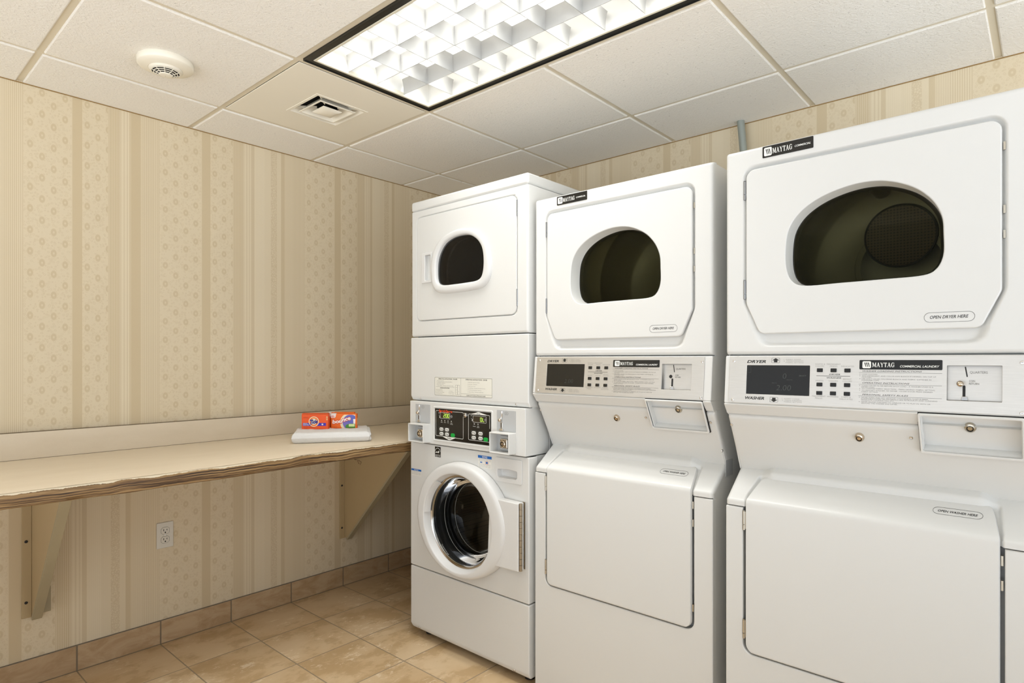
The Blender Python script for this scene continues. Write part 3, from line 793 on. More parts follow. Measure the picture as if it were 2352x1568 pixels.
    pts_low = [(-.05, 1.1079), (PW(1.108), 1.1079), (PW(1.104), 1.104), (-.0085, 1.0768), (-.05, 1.0768)]
    for a, b in ((0, .4665), (.6600, W)): mbx.prism(pts_low, a, b, lambda p, q, a_: (a_, -p, q))
    mbx.build('console_lip', M['enamel_warm'], con, bevel=.003)
    cw = rrect(.5225, .6220, 1.1378, 1.2180, .0012, 2)
    scr = rrect(.0628, .2278, 1.1358, 1.2158, .0012, 2)
    pl = slab('control_plate', M['steel'], t, [rrect(.0130, .6625, 1.1108, 1.2410, .001, 2)], [cw, scr], .0002, .0022, .0005, FP, 1)
    slab('display', M['black'], pl, [scaled(scr, .998)], [], -.004, .0012, .0004, FP, 1)
    D = .0024
    # coin window: recessed steel plate
    mb = MB(); inn = [(.5225, 1.1378), (.6220, 1.1378), (.6220, 1.2180), (.5225, 1.2180)]
    mb.loft([[FP(p[0], p[1], .001) for p in inn], [FP(p[0], p[1], -.012) for p in inn]])
    mb.build('coin_recess_walls', M['steel'], pl)
    cp = slab('coin_plate', M['steel'], pl, [rrect(.5225, .6220, 1.1378, 1.2180, 0, 1)], [], -.0125, -.0115, .0002, FP, 1)
    mb = MB(); DC = -.0112
    flat(mb, [quadbar((.5555, 1.2150), (.5592, 1.1920), .0024)], FP, DC)
    flat(mb, [rrect(.5508, .5562, 1.1425, 1.1725, .0026, 4)], FP, DC+.0002)
    raw(mb, 'coin_slot', M['black_matte'], cp)
    mb = MB(); text_geo(mb, 'QUARTERS', .5640, .5960, 1.1998, 1.2052, FP, 'fit', 0, 0, DC)
    text_geo(mb, 'COIN', .5625, .5735, 1.1805, 1.1848, FP, 'fit', 0, .01, DC); text_geo(mb, 'RETURN', .5625, .5810, 1.1745, 1.1788, FP, 'fit', 0, .01, DC)
    raw(mb, 'coin_lettering', M['grey_ink'], cp)
    mb = MB(); mb.prism([(.5485, 1.1385), (.5615, 1.1385), (.5600, 1.1475), (.5500, 1.1475)], -.0112, -.0045, lambda p, q, a: FP(p, q, a)); mb.build('coin_chute', M['chrome'], cp, bevel=.001)
    # push buttons
    for bz in ((1.199, 1.209), (1.162, 1.172), (1.140, 1.150)):
        for bu in (.245, .2775, .3095):
            slab('push_button', M['black'], pl, [rrect(bu, bu+.0142, bz[0], bz[1], .0012, 2)], [], .001, .0048, .0014, FP, 2)
    ink = MB()
    text_geo(ink, 'DRYER', .0625, .1145, 1.2225, 1.2300, FP, 'fit', .28, .030, D); text_geo(ink, 'WASHER', .0610, .1130, 1.1215, 1.1290, FP, 'fit', .28, .030, D)
    for (a0, b0, up) in ((.1295, 1.2225, 1), (.1280, 1.1160, 0)):
        ic = MB(); box_ = rrect(a0, a0+.0215, b0, b0+.0135, .002); ringpoly(ic, box_, .0005, FP, D)
        cx = a0+.01075; s_ = 1 if up else -1; cy = b0+.00675
        arrow = [(cx-.0095, cy), (cx, cy+s_*.0062), (cx+.0095, cy), (cx+.0045, cy), (cx+.0045, cy-s_*.0052), (cx-.0045, cy-s_*.0052), (cx-.0045, cy)]
        flat(ic, [arrow], FP, D); raw(ic, 'arrow_icon', M['black_ink'], pl)
    text_geo(ink, 'DRYER', .2740, .3000, 1.1918, 1.1952, FP, 'fit', .3, .012, D); text_geo(ink, 'WASHER', .2690, .3025, 1.1830, 1.1864, FP, 'fit', .3, .012, D)
    flat(ink, [rrect(.2440, .3230, 1.1888, 1.1898, 0, 1)], FP, D)
    raw(ink, 'panel_names', M['black_ink'], pl); ink = MB()
    for s_, a, b, zz in (('WASHER LOADING INSTRUCTIONS', .3505, .4745, 1.2012), ('OPERATING INSTRUCTIONS', .3505, .4500, 1.1722), ('PERSONAL SAFETY RULES', .3505, .4480, 1.1432)):
        text_geo(ink, s_, a, b, zz, zz+.0034, FP, 'fit', .3, .006, D); flat(ink, [rrect(.3425, .5135, zz-.0022, zz-.0017, 0, 1)], FP, D)
    raw(ink, 'heading_lettering', M['black_ink'], pl)
    ink = MB()
    lines = [(1.1942, 'LOAD CLOTHES.', .0345, 1), (1.1902, 'ADD DETERGENT, AND COLOR-SAFE BLEACH IF DESIRED, ON TOP OF', .153, 1), (1.1868, 'CLOTHES.', .0215, 0), (1.1830, 'USE ONLY LIQUID CHLORINE BLEACH AND FABRIC SOFTENER IN', .144, 1), (1.1794, 'DISPENSER CUPS.', .038, 0),
             (1.1662, 'CLEAN DRYER FILTER BEFORE EACH LOAD - A WASHER LOAD IS A', .148, 1), (1.1626, 'DRYER LOAD.', .0285, 0), (1.1590, 'TO CHANGE FABRIC SELECTION - PRESS DESIRED FABRIC SETTING.', .152, 1), (1.1545, 'TO RESTART WASHER OR DRYER - CLOSE DOOR PRESS DESIRED', .147, 1), (1.1509, 'FABRIC SETTING.', .036, 0),
             (1.1372, 'NEVER WASH AND DRY ARTICLES CONTAINING FOAM RUBBER,', .139, 1), (1.1338, 'FLAMMABLE FUMES OR MATERIALS LIKE PETROLEUM AND CLEANING', .156, 0), (1.1304, 'PRODUCTS, COOKING OILS, ETC.', .0705, 0), (1.1262, 'NEVER ALLOW CHILDREN TO OPERATE OR TO PLAY IN, WITH OR', .143, 1), (1.1226, 'AROUND THE WASHER AND DRYER.', .077, 0)]
    for zz, s_, w_, bl in lines:
        text_geo(ink, s_, .3490, .3490+w_, zz-.0006, zz+.0020, FP, 'fit', 0, 0, D)
        if bl: flat(ink, [circ(.3448, zz+.0008, .0008, 8)], FP, D)
    raw(ink, 'instruction_lettering', M['grey_ink'], pl)
    ink = MB()
    for zz, cu_, s_, w_ in ((1.2180, .252, 'WHITES &', .0245), (1.2128, .2515, 'COLORS', .0215), (1.2180, .2845, 'PERMANENT', .0325), (1.2128, .2845, 'PRESS', .0175), (1.2128, .3165, 'DELICATES', .0295),
                           (1.1752, .2515, 'WHITES', .0195), (1.1752, .2845, 'COLORS', .0215), (1.1804, .3165, 'BRIGHT', .0195), (1.1752, .3165, 'COLORS', .0215),
                           (1.1350, .2510, 'PERMANENT', .0325), (1.1298, .2510, 'PRESS', .0175), (1.1350, .2840, 'WOOLENS', .0265), (1.1350, .3150, 'KNITS &', .0215), (1.1298, .3150, 'DELICATES', .0295)):
        text_geo(ink, s_, cu_-w_/2, cu_+w_/2, zz, zz+.0033, FP, 'fit', 0, 0, D)
    raw(ink, 'button_captions', M['pale_ink'], pl)
    for b0, a0 in ((1.2305, .161), (1.1255, .1600)):
        ink = MB()
        for i, (s_, w_) in enumerate((('1  INSERT COINS', .044), ('2  PRESS DESIRED', .0505), ('FABRIC SETTING', .045))):
            text_geo(ink, s_, a0+(.0055 if i == 2 else 0), a0+w_+(.0055 if i == 2 else 0), b0-.0042*i, b0-.0042*i+.0026, FP, 'fit', 0, 0, D)
        raw(ink, 'coin_instructions', M['pale_ink'], pl)
    brand_badge(pl, lambda a, b, d: FP(a, b, d+.0018), .3432, .5140, 1.2070, 1.2305, (.3500, .3688), (.3712, .4185, 1.2132, 1.2240), 'COMMERCIAL LAUNDRY', (.4300, .5085, 1.2128, 1.2178), 'plate_badge')
    for u, z in ((.0265, 1.2275), (.0262, 1.1188), (.6558, 1.2250), (.6558, 1.1162)): screw(t, u, z, lambda a, b, d: FP(a, b, d+.002), .0042)
    # ---- service panel, leaning back, with the coin box opening
    us = axis_pts([(0, .016, .002), (.016, .46, .02), (.46, .4675, .0075), (.4675, .6600, .0275), (.6600, .672, .004), (.672, W, .002)])
    zs = axis_pts([(.8985, 1.0115, .0087), (1.0115, 1.0735, .0088)])
    fld = lambda U, Z: -.003*smooth01((.10-U)/.04)*smooth01((1.0-Z)/.09)
    heightfield('service_panel', M['enamel_warm'], t, us, zs, fld, FR, lambda U, Z: (U > .466) & (U < .6605) & (Z > 1.011), .02, (1, 1, 0, 1), .008)
    for u, z in ((.0065, 1.0430), (.4480, 1.0420), (.6675, 1.0410)): screw(t, u, z, FR, .0042, .004)
    lock(t, .336, 1.0345, FR, .0110, 'brass', 'service_lock', .010)
    # coin box
    fo = rrect(.4665, .6600, 1.0100, 1.1085, .004); fi = rrect(.4715, .6555, 1.0160, 1.1040, .003)
    FB = lambda u, z, d: FR(u, z, d+.009)
    cb = slab('coin_box', M['enamel'], t, [fo], [fi], -.004, .002, .0012, FB, 2)
    ci = [(.4715, 1.016), (.6555, 1.016), (.6555, 1.104), (.4715, 1.104)]
    mb = MB(); mb.loft([[FB(p[0], p[1], h) for p in scaled(ci, s_)] for s_, h in ((1.0, .001), (1.0, -.006), (.985, -.007), (.985, -.026))], False, True)
    mb.build('coin_tray', M['enamel'], cb, angle=40)
    mb = MB(); o2 = rrect(.4645, .6622, 1.008, 1.1085, .004)
    flat(mb, [o2], FB, -.0075, [scaled_in(o2, .006)]); raw(mb, 'coin_box_gap', M['gap'], cb)
    lock(cb, .5630, 1.0680, lambda a, b, d: FB(a, b, d-.0258), .0115, 'hinge', 'coin_box_lock', .008)
    # ---- washer top: slope with raised shoulders, pocket for the lid and a plateau behind it
    path = arc_bend((.0, .8165), (.0, .8325), (-.112, .9120), .009, 6)
    TF, TL = path_fn(path)
    us = axis_pts([(0, .014, .0015), (.014, .040, .0065), (.040, .125, .0025), (.125, .56, .02), (.56, .64, .0025), (.64, .672, .008), (.672, W, .0015)])
    ss = axis_pts([(0, .035, .002), (.035, TL, .003)])
    def topd(U, S):
        n_ = smooth01((U-(.052+.16*np.clip(S-.04, 0, 1)))/.006)*smooth01(((.6255-.10*np.clip(S-.03, 0, 1))-U)/.006)
        pocket = n_*smooth01((TL-.030-S)/.012)
        plateau = smooth01((U-.068)/.040)*smooth01((.612-U)/.036)*smooth01((S-(TL-.055))/.028)
        return -.010*pocket*(1-plateau)+.0155*plateau
    heightfield('washer_top', M['enamel'], t, us, ss, topd, TF, None, .014, (1, 1, 0, 0), .011)
    # ---- washer front with the door opening
    notch = rpoly([(0, .022, .003), (W, .022, .003), (W, .8135, .004), (.6262, .8135, 0), (.6262, .403, .028), (.0490, .403, .028), (.0490, .8135, 0), (0, .8135, .004)], 8)
    slab('washer_front', M['enamel'], t, [notch], [], -.030, 0, .0035, F0, 3)
    mb = MB(); mb.box(.02, W-.02, .030, .034, .38, .81); mb.build('door_opening_panel', M['grey_plastic'], t)
    for zz in (.775, .72, .46): MB().box(.6195, .6235, .004, .012, zz, zz+.022).build('washer_door_strike', M['hinge'], t)
    # ---- washer lid/door folded over the slope
    path = arc_bend((.0, .4085), (.0, .8335), (-.112, .9130), .012, 8)
    LF, LL = path_fn(path)
    bendS = .8335-.4085
    rows = [0, .0015, .004, .008, .013, .020, .028]+frange(.05, bendS-.03, .04)+frange(bendS-.018, bendS+.03, .003)+frange(bendS+.034, LL-.036, .004)
    send = rows[-1]
    def lim(s_):
        r = .024; a, b = .0570, .6180
        if s_ < r: q = r-math.sqrt(max(r*r-(r-s_)**2, 0)); a += q; b -= q
        k_ = max(0, s_-bendS-.002)/(send-bendS); a += .020*k_+.012*max(0, k_-.6)**1.5; b -= .016*k_+.012*max(0, k_-.6)**1.5
        e = send-s_
        if e < .012: q = .012-math.sqrt(max(.012**2-(.012-e)**2, 0)); a += q; b -= q
        return a, b
    mb = MB(); NU = 24; fr, bk = [], []
    for s_ in rows:
        a, b = lim(s_); us_ = [a+(b-a)*(.5-.5*math.cos(PI*i/NU)) for i in range(NU+1)]
        lift = .0035-.004*smooth01(np.float64((s_-bendS-.01)/(send-bendS)))
        ed = [min(min(i, NU-i), 3) for i in range(NU+1)]
        def dd_(i, uu):
            e = min(uu-a, b-uu, s_+.0005, send-s_+.0008); r = .004
            return lift-(r-math.sqrt(max(r*r-max(r-e, 0)**2, 0)) if e < r else 0)
        fr.append([LF(uu, s_, dd_(i, uu)) for i, uu in enumerate(us_)]); bk.append([LF(uu, s_, lift-.012) for uu in us_])
    n = NU+1; R_ = len(rows); vs = [p for r_ in fr for p in r_]+[p for r_ in bk for p in r_]; o_ = n*R_; fs = []
    for j in range(R_-1):
        for i in range(n-1):
            fs.append((j*n+i, j*n+i+1, (j+1)*n+i+1, (j+1)*n+i)); fs.append((o_+j*n+i, o_+(j+1)*n+i, o_+(j+1)*n+i+1, o_+j*n+i+1))
        fs.append((j*n, (j+1)*n, o_+(j+1)*n, o_+j*n)); fs.append((j*n+n-1, o_+j*n+n-1, o_+(j+1)*n+n-1, (j+1)*n+n-1))
    for i in range(n-1): fs.append((i, o_+i, o_+i+1, i+1)); j = R_-1; fs.append((j*n+i, j*n+i+1, o_+j*n+i+1, o_+j*n+i))
    mb.add(vs, fs); wd = mb.build('washer_door', M['enamel'], t, angle=50)
    WL = lambda u, s_, d: LF(u, s_, d+.0035-.004*float(smooth01(np.float64((s_-bendS-.01)/(send-bendS)))))
    sc_ = bendS+.0595; pill = rrect(.489, .585, sc_-.012, sc_+.012, .0118, 8); mb = MB(); ringpoly(mb, pill, .0006, WL, .0005)
    text_geo(mb, 'OPEN WASHER HERE', .4990, .5755, sc_-.0036, sc_+.0034, WL, 'fit', .22, .012, .0005)
    raw(mb, 'door_lettering', M['black_ink'], wd)
    for a, b in ((.751, .806), (.445, .499)): hinge(t, .0525, a, b, F0, 'washer_hinge', 'hinge', .0036, .001)
    # side bracket plate between the machines
    mb = MB(); mb.box(W-.0005, W+.0015, .095, .150, .868, .918); mb.build('side_bracket', M['grey_plastic'], t, bevel=.0006)
    screw(t, .0, .0, lambda a, b, d: (W+d, .068-a, .952+b), .0045, .003, 'side_screw')
    return t

def stack_extra(t, near):
    # what the nearest machine shows and its neighbour does not
    mb = MB()
    if near:
        text_geo(mb, '0', .1600, .1690, 1.1800, 1.1945, FP, 'fit', .1, -.02, .0014); text_geo(mb, 'MINUTES', .1700, .1850, 1.1760, 1.1782, FP, 'fit', 0, 0, .0014)
        text_geo(mb, 'PRICE', .1320, .1440, 1.1668, 1.1690, FP, 'fit', 0, 0, .0014); text_geo(mb, '2.00', .1440, .1815, 1.1485, 1.1630, FP, 'fit', .1, -.02, .0014)
        text_geo(mb, 'SELECT', .2010, .2195, 1.1870, 1.1905, FP, 'fit', 0, .01, .0014)
        ringpoly(mb, rrect(.0655, .0740, 1.1960, 1.2125, 0, 1), .0004, FP, .0014)
    else:
        text_geo(mb, '2.00', .1440, .1815, 1.1485, 1.1630, FP, 'fit', .1, -.03, .0014)
    raw(mb, 'display_digits', M['dim_ink'], t)
    if near:
        mb = MB(); n = 20; rings = []
        for rr, hh in ((.003, -.011), (.003, .0), (.0062, .001), (.0068, .005), (.005, .009), (.002, .0105)):
            rings.append([FP(.5475+rr*math.cos(2*PI*i/n), 1.1765+rr*math.sin(2*PI*i/n), hh) for i in range(n)])
        mb.loft(rings, False, True); mb.build('coin_return_knob', M['brass'], t, angle=60)
    else:
        mb = MB(); flat(mb, [circ(.5475, 1.1785, .0055, 20)], FP, -.0110); raw(mb, 'coin_return_hole', M['black_matte'], t)

m2 = make_steel_panel_stack((1.4535, 1.7599, 0), -.0011, 'white stacked coin washer and dryer in the middle of the row, dark blank display')
m3 = copy_tree(m2); m3.location = (2.1932, 1.7244, 0); m3.rotation_euler = (0, 0, -.003)
m3['label'] = 'white stacked coin washer and dryer nearest the camera, round grille showing in its drum'
stack_extra(m2, False); stack_extra(m3, True)

# ---------------------------------------------------------------- stacked front loader with dryer (left machine)
def make_front_loader_stack(loc, rz):
    t = thing('stacked_washer_dryer', 'tall white stacked washer and dryer with round glass door, beside the folding counter', 'washer dryer', loc, rz)
    W = SQ
    mb = MB()
    for a, b in ((.001, .004), (W-.004, W-.001)):
        mb.box(a, b, .053, .70, .03, .866); mb.box(a, b, .13, .70, .866, 1.05); mb.box(a, b, .059, .70, 1.05, 1.8885)
    mb.box(.004, W-.004, .694, .70, .03, 1.8885); mb.box(.004, W-.004, .03, .69, 1.045, 1.052); mb.box(.004, W-.004, .03, .69, .85, .864)
    mb.box(.004, W-.004, .03, .69, .03, .036)
    mb.build('cabinet', M['enamel'], t, angle=20)
    for a in (.05, W-.05):
        for b in (.07, .62): MB().lathe([(.020, 0), (.020, .010), (.009, .012), (.009, .031)], (a, b, 0), 'z', 16, True).build('levelling_foot', M['black_matte'], t)
    for a, b in ((1.31, 1.35), (1.87, 1.889), (.30, .33)): MB().box(.012, W-.012, .030, .05, a, b).build('seam_backing', M['gap'], t)
    MB().box(0, W, -.001, .702, 1.8905, 1.934).build('top_cap', M['enamel'], t, bevel=.010)
    # dryer front + door
    rec = rrect(.0365, .6330, 1.4000, 1.8625, .032, 8); door = rrect(.0405, .6290, 1.4040, 1.8585, .029, 8)
    ring_o = catmull([(.143, 1.60), (.145, 1.660), (.165, 1.706), (.205, 1.744), (.26, 1.764), (.325, 1.772), (.39, 1.764), (.441, 1.738), (.480, 1.695), (.498, 1.643), (.502, 1.59), (.489, 1.548), (.455, 1.520), (.40, 1.513), (.324, 1.510), (.24, 1.511), (.185, 1.519), (.153, 1.548)], 5)
    gl = catmull([(.178, 1.60), (.181, 1.648), (.197, 1.688), (.228, 1.721), (.275, 1.740), (.328, 1.745), (.38, 1.739), (.424, 1.716), (.452, 1.682), (.462, 1.64), (.461, 1.595), (.450, 1.562), (.425, 1.549), (.375, 1.546), (.30, 1.545), (.235, 1.5455), (.200, 1.551), (.183, 1.568)], 5)
    cg = (.32, 1.635)
    us = axis_pts([(0, .012, .0015), (.012, .032, .005), (.032, .046, .0016), (.046, .622, .012), (.622, .638, .0016), (.638, .674, .006), (.674, W, .0015)])
    zs = axis_pts([(1.3330, 1.345, .0015), (1.345, 1.394, .007), (1.394, 1.412, .0016), (1.412, 1.85, .012), (1.85, 1.868, .0016), (1.868, 1.8885, .003)])
    dd = lambda U, Z: -.0085*smooth01((.001-sdist(U, Z, rec))/.006)
    heightfield('dryer_front', M['enamel'], t, us, zs, dd, F0, lambda U, Z: sdist(U, Z, gl) < .020, .058, (1, 1, 1, 0), .010)
    hcut = rrect(.1000, .1385, 1.5750, 1.6870, .004)
    dr = slab('dryer_door', M['enamel'], t, [door], [by_angle(gl, cg, 96), hcut], -.0075, .0015, .003, F0, 3)
    a = by_angle(ring_o, cg, 96); b = by_angle(gl, cg, 96)
    mixr = lambda f: [(p[0]*(1-f)+q[0]*f, p[1]*(1-f)+q[1]*f) for p, q in zip(a, b)]
    mb = MB(); mb.loft([[F0(p[0], p[1], h) for p in mixr(f)] for f, h in ((0, .001), (.04, .008), (.16, .0135), (.40, .0150), (.75, .0145), (.90, .0130), (.99, .010), (1.0, .004), (1.02, -.006), (1.06, -.0065))])
    mb.build('window_ring', M['plastic'], dr, angle=70)
    mb = MB(); mb.loft([[F0(p[0], p[1], h) for p in mixr(f)] for f, h in ((1.02, -.001), (1.02, -.004))], True, True); mb.build('window_glass', M['smoked_grey'], dr)
    mb = MB(); mb.loft([[F0(p[0], p[1], h) for p in mixr(f)] for f, h in ((1.0, -.0075), (1.0, -.050), (1.25, -.052))]); mb.build('window_well', M['gap'], dr)
    # pull
    hb = slab('door_pull', M['plastic'], dr, [rrect(.0785, .1440, 1.5655, 1.6975, .005)], [rrect(.1010, .1375, 1.5760, 1.6860, .004)], .001, .0075, .0022, F0, 2)
    mb = MB(); hp = rrect(.1010, .1375, 1.5760, 1.6860, .004)
    mb.loft([[F0(p[0], p[1], .002) for p in hp], [F0(p[0], p[1], -.010) for p in hp], [F0(p[0]-.0, p[1], -.028) for p in scaled(hp, .97)]], False, True); mb.build('pull_pocket', M['plastic'], hb, angle=40)
    for p_, q_ in ((1.778, 1.838), (1.436, 1.500)): hinge(t, .6310, p_, q_, F0, d=-.001)
    # drum of the dryer
    c = (.33, 0, 1.62); mb = MB(); mb.lathe([(.20, -.052), (.24, -.07), (.25, -.12), (.25, -.50), (.0001, -.52)], c, 'w', 48); mb.build('dryer_drum', simple('dark_grey_drum', (.17, .17, .17), .35), t, angle=50)
    # lower dryer panel with chamfered foot
    mb = MB(); pts = [(-.058, 1.3295), (0, 1.3295), (0, 1.0715), (-.010, 1.0515), (-.058, 1.0515)]
    mb.prism(pts, -.004, W+.002, lambda p, q, a_: (a_, -p, q)); mb.build('lower_dryer_panel', M['enamel'], t, bevel=.005)
    FC = planefn(lambda z: -(1.0715-z)*.5)
    for u in (.058, .6215): screw(t, u, 1.0595, FC, .0048, .003)
    # instruction label
    lb = slab('instruction_label', M['sticker'], t, [rrect(.1585, .5015, 1.0790, 1.1575, .003)], [], .0001, .0006, .0002, F0, 1)
    mb = MB(); D = .00075
    ringpoly(mb, rrect(.1595, .5005, 1.0800, 1.1565, .003), .0009, F0, D)
    flat(mb, [rrect(.3225, .3231, 1.0805, 1.1560, 0, 1)], F0, D); flat(mb, [rrect(.3231, .5000, 1.0905, 1.0911, 0, 1)], F0, D); flat(mb, [rrect(.1665, .2835, 1.1160, 1.1165, 0, 1)], F0, D)
    text_geo(mb, 'OPERATING INSTRUCTIONS - WASHER', .1830, .3010, 1.1475, 1.1520, F0, 'fit', 0, .02, D); text_geo(mb, 'OPERATING INSTRUCTIONS - DRYER', .3500, .4740, 1.1475, 1.1520, F0, 'fit', 0, .02, D)
    text_geo(mb, 'DISPENSER INSTRUCTIONS', .1935, .2530, 1.1095, 1.1130, F0, 'fit', 0, .03, D); text_geo(mb, 'CLEAN LINT FILTER AFTER EACH LOAD', .3555, .4640, 1.0832, 1.0868, F0, 'fit', 0, .02, D)
    raw(mb, 'label_lettering', M['black_ink'], lb); mb = MB()
    for i, (s_, w_) in enumerate((('1. Select Cycle / Selection', .045), ('2. Load Supply Dispenser (See Instructions Below)', .098), ('3. Load Clothes - Close Door', .055), ('4. Insert Coins / Card', .044), ('5. To Start Washer - Push Start - Door Must be Closed', .104))):
        text_geo(mb, s_, .1715, .1715+w_, 1.1415-.0053*i, 1.1443-.0053*i, F0, 'fit', 0, 0, D)
    for i, (s_, w_) in enumerate((('1. Open Dispenser Door', .045), ('2. Load Supplies in Proper', .048), ('   Compartment (as indicated)', .056), ('3. Close Dispenser Door', .045))):
        text_geo(mb, s_, .1640, .1640+w_, 1.1035-.0060*i, 1.1062-.0060*i, F0, 'fit', 0, 0, D)
    for i, (s_, w_) in enumerate((('A. Detergent', .024), ('B. Liquid Bleach', .032), ('C. Fabric Softener', .034))):
        text_geo(mb, s_, .2490, .2490+w_, 1.0985-.0062*i, 1.1010-.0062*i, F0, 'fit', 0, 0, D)
    for i, (s_, w_) in enumerate((('1. Select Fabric Type (heat setting)', .068), ('2. Load Clothes - Close Door', .055), ('3. Insert Coins / Card', .044), ('4. To Start Dryer - Push Start, Door Must be Closed', .100), ('5. To Stop Dryer During Cycle - Open Door', .080), ('6. To Restart Dryer - Close Door and Push Start', .091))):
        text_geo(mb, s_, .3620, .3620+w_, 1.1375-.0078*i, 1.1403-.0078*i, F0, 'fit', 0, 0, D)
    for q_ in (rrect(.2895, .3015, 1.0860, 1.1260, 0, 1), rrect(.3015, .3155, 1.0860, 1.1260, 0, 1), rrect(.2895, .3015, 1.0860, 1.1055, 0, 1)): ringpoly(mb, q_, .0006, F0, D)
    for s_, a_, b_ in (('1', .2945, 1.1135), ('2', .2945, 1.0945), ('3', .3075, 1.0975)): text_geo(mb, s_, a_, a_+.0018, b_, b_+.0035, F0, 'fit', 0, .02, D)
    raw(mb, 'label_print', M['grey_ink'], lb)
    # control box
    FB = planefn(lambda z: .011)
    mb = MB(); mb.box(.004, W-.004, -.011, .13, .8685, 1.0490); cbx = mb.build('control_box', M['enamel'], t, bevel=.003)
    mb = MB(); rings = [rrect(.1620, .5150, .8835, 1.0325, .006), rrect(.1640, .5130, .8855, 1.0305, .006), rrect(.1680, .5090, .8895, 1.0270, .005), rrect(.1690, .5080, .8905, 1.0260, .005)]
    mb.loft([[FB(p[0], p[1], h) for p in r_] for r_, h in zip(rings, (0, .0022, .0022, .0004))]); mb.build('panel_bezel', M['enamel'], cbx, angle=60)
    bp = slab('touch_panel', M['black'], t, [rrect(.1735, .5050, .8935, 1.0240, .001, 2)], [], .0002, .0014, .0004, FB, 1)
    D = .0016
    mb = MB()
    # left bay outline with a gap for the red name, right bay outline
    def stroke(pts, w): 
        for a_, b_ in zip(pts, pts[1:]): flat(mb, [quadbar(a_, b_, w)], FB, D)
    lo_ = [(.1990, 1.0150), (.1840, 1.0150), (.1805, 1.0125), (.1805, .9110), (.1835, .9080), (.2250, .9080)]
    stroke(lo_, .0014); stroke([(.2840, 1.0150), (.3460, 1.0150), (.3490, 1.0120), (.3490, .9090), (.3460, .9065), (.3060, .9065)], .0014)
    flat(mb, [[(.2190, .9085), (.3080, .9085), (.2860, .9005), (.2700, .8955), (.2600, .8955), (.2440, .9005)]], FB, D)
    stroke([(.3990, 1.0120), (.3830, 1.0120), (.3800, 1.0090), (.3800, .9100), (.3830, .9070), (.4980, .9070)], .0014); stroke([(.4800, 1.0120), (.4960, 1.0120), (.4985, 1.0090), (.4985, .9600)], .0014)
    flat(mb, [[(.3860, 1.0110), (.4950, 1.0110), (.4600, 1.0175), (.4400, 1.0220), (.4330, 1.0220), (.4180, 1.0175)]], FB, D)
    for a0, a1, b0, b1 in ((.2085, .2545, .9830, 1.0085), (.4060, .4655, .9800, 1.0065)): ringpoly(mb, rrect(a0-.001, a1+.0145, b0, b1, .002), .0009, FB, D)
    for cu_, cz_ in ((.2780, .9945), (.4755, .9930)): flat(mb, [circ(cu_, cz_, .0052, 16)], FB, D, [circ(cu_, cz_, .0045, 16)]); flat(mb, [circ(cu_, cz_, .0012, 8)], FB, D)
    for cu_ in (.2165, .2370, .2570, .2770): ringpoly(mb, rrect(cu_-.0022, cu_+.0022, .9720, .9765, .0008), .0010, FB, D)
    for cu_ in (.4130, .4340): ringpoly(mb, rrect(cu_-.0022, cu_+.0022, .9710, .9755, .0008), .0010, FB, D)
    for s_, a_, b_, c_ in (('RINSE', .2115, .2225, .9655), ('WASH', .2315, .2425, .9655), ('SPIN', .2525, .2615, .9655), ('DOOR', .2720, .2830, .9655), ('LOCKED', .2700, .2860, .9605), ('DRYING', .4055, .4205, .9620), ('COOL', .4290, .4400, .9640), ('DOWN', .4285, .4415, .9590)):
        text_geo(mb, s_, a_, b_, c_, c_+.0030, FB, 'fit', 0, 0, D)
    # small tap / droplet marks beside the displays
    for cu_ in (.1960, .3920):
        stroke([(cu_, 1.0060), (cu_+.005, 1.0045), (cu_+.009, 1.0080)], .0008); stroke([(cu_+.0035, .9960), (cu_+.0075, .9930)], .0008); flat(mb, [circ(cu_+.0095, .9880, .0020, 10, .0042)], FB, D)
    raw(mb, 'panel_lines', M['white_ink'], bp)
    mb = MB(); text_geo(mb, 'Washer', .2505, .2775, .9005, .9055, FB, 'fit', 0, .02, D+.0002); text_geo(mb, 'Dryer', .4270, .4485, 1.0125, 1.0175, FB, 'fit', 0, .02, D+.0002); raw(mb, 'panel_names', M['black_ink'], bp)
    mb = MB(); text_geo(mb, 'Speed Queen', .2010, .2825, 1.0098, 1.0192, FB, 'fit', 0, .055, D); raw(mb, 'brand_lettering', M['red_ink'], bp)
    for cu0, cu1, b0, b1 in ((.2095, .2670, .9842, 1.0073), (.4072, .4780-.0, .9812, 1.0053)):
        slab('display', simple('brown_display', (.035, .024, .012), .25), bp, [rrect(cu0, min(cu1, .4660) if cu0 > .3 else cu1, b0, b1, .001)], [], .001, .0018, .0002, FB, 1)
    mb = MB()
    def seg7(x, z, w, h, on):
        tck = w*.2; S_ = {'a': ((x, z+h), (x+w, z+h)), 'b': ((x+w, z+h), (x+w, z+h/2)), 'c': ((x+w, z+h/2), (x+w, z)), 'd': ((x, z), (x+w, z)), 'e': ((x, z), (x, z+h/2)), 'f': ((x, z+h/2), (x, z+h)), 'g': ((x, z+h/2), (x+w, z+h/2))}
        for k_ in on: flat(mb, [quadbar(*S_[k_], tck)], FB, .0021)
    for i, o_ in enumerate(('abged', 'abcdef', 'abcdef')): seg7(.2300+.0128*i, .9885, .0080, .0145, o_)
    for i, o_ in enumerate(('abcdef', 'def')): seg7(.4480+.0135*i, .9855, .0080, .0145, o_)
    raw(mb, 'display_digits', M['lcd'], bp)
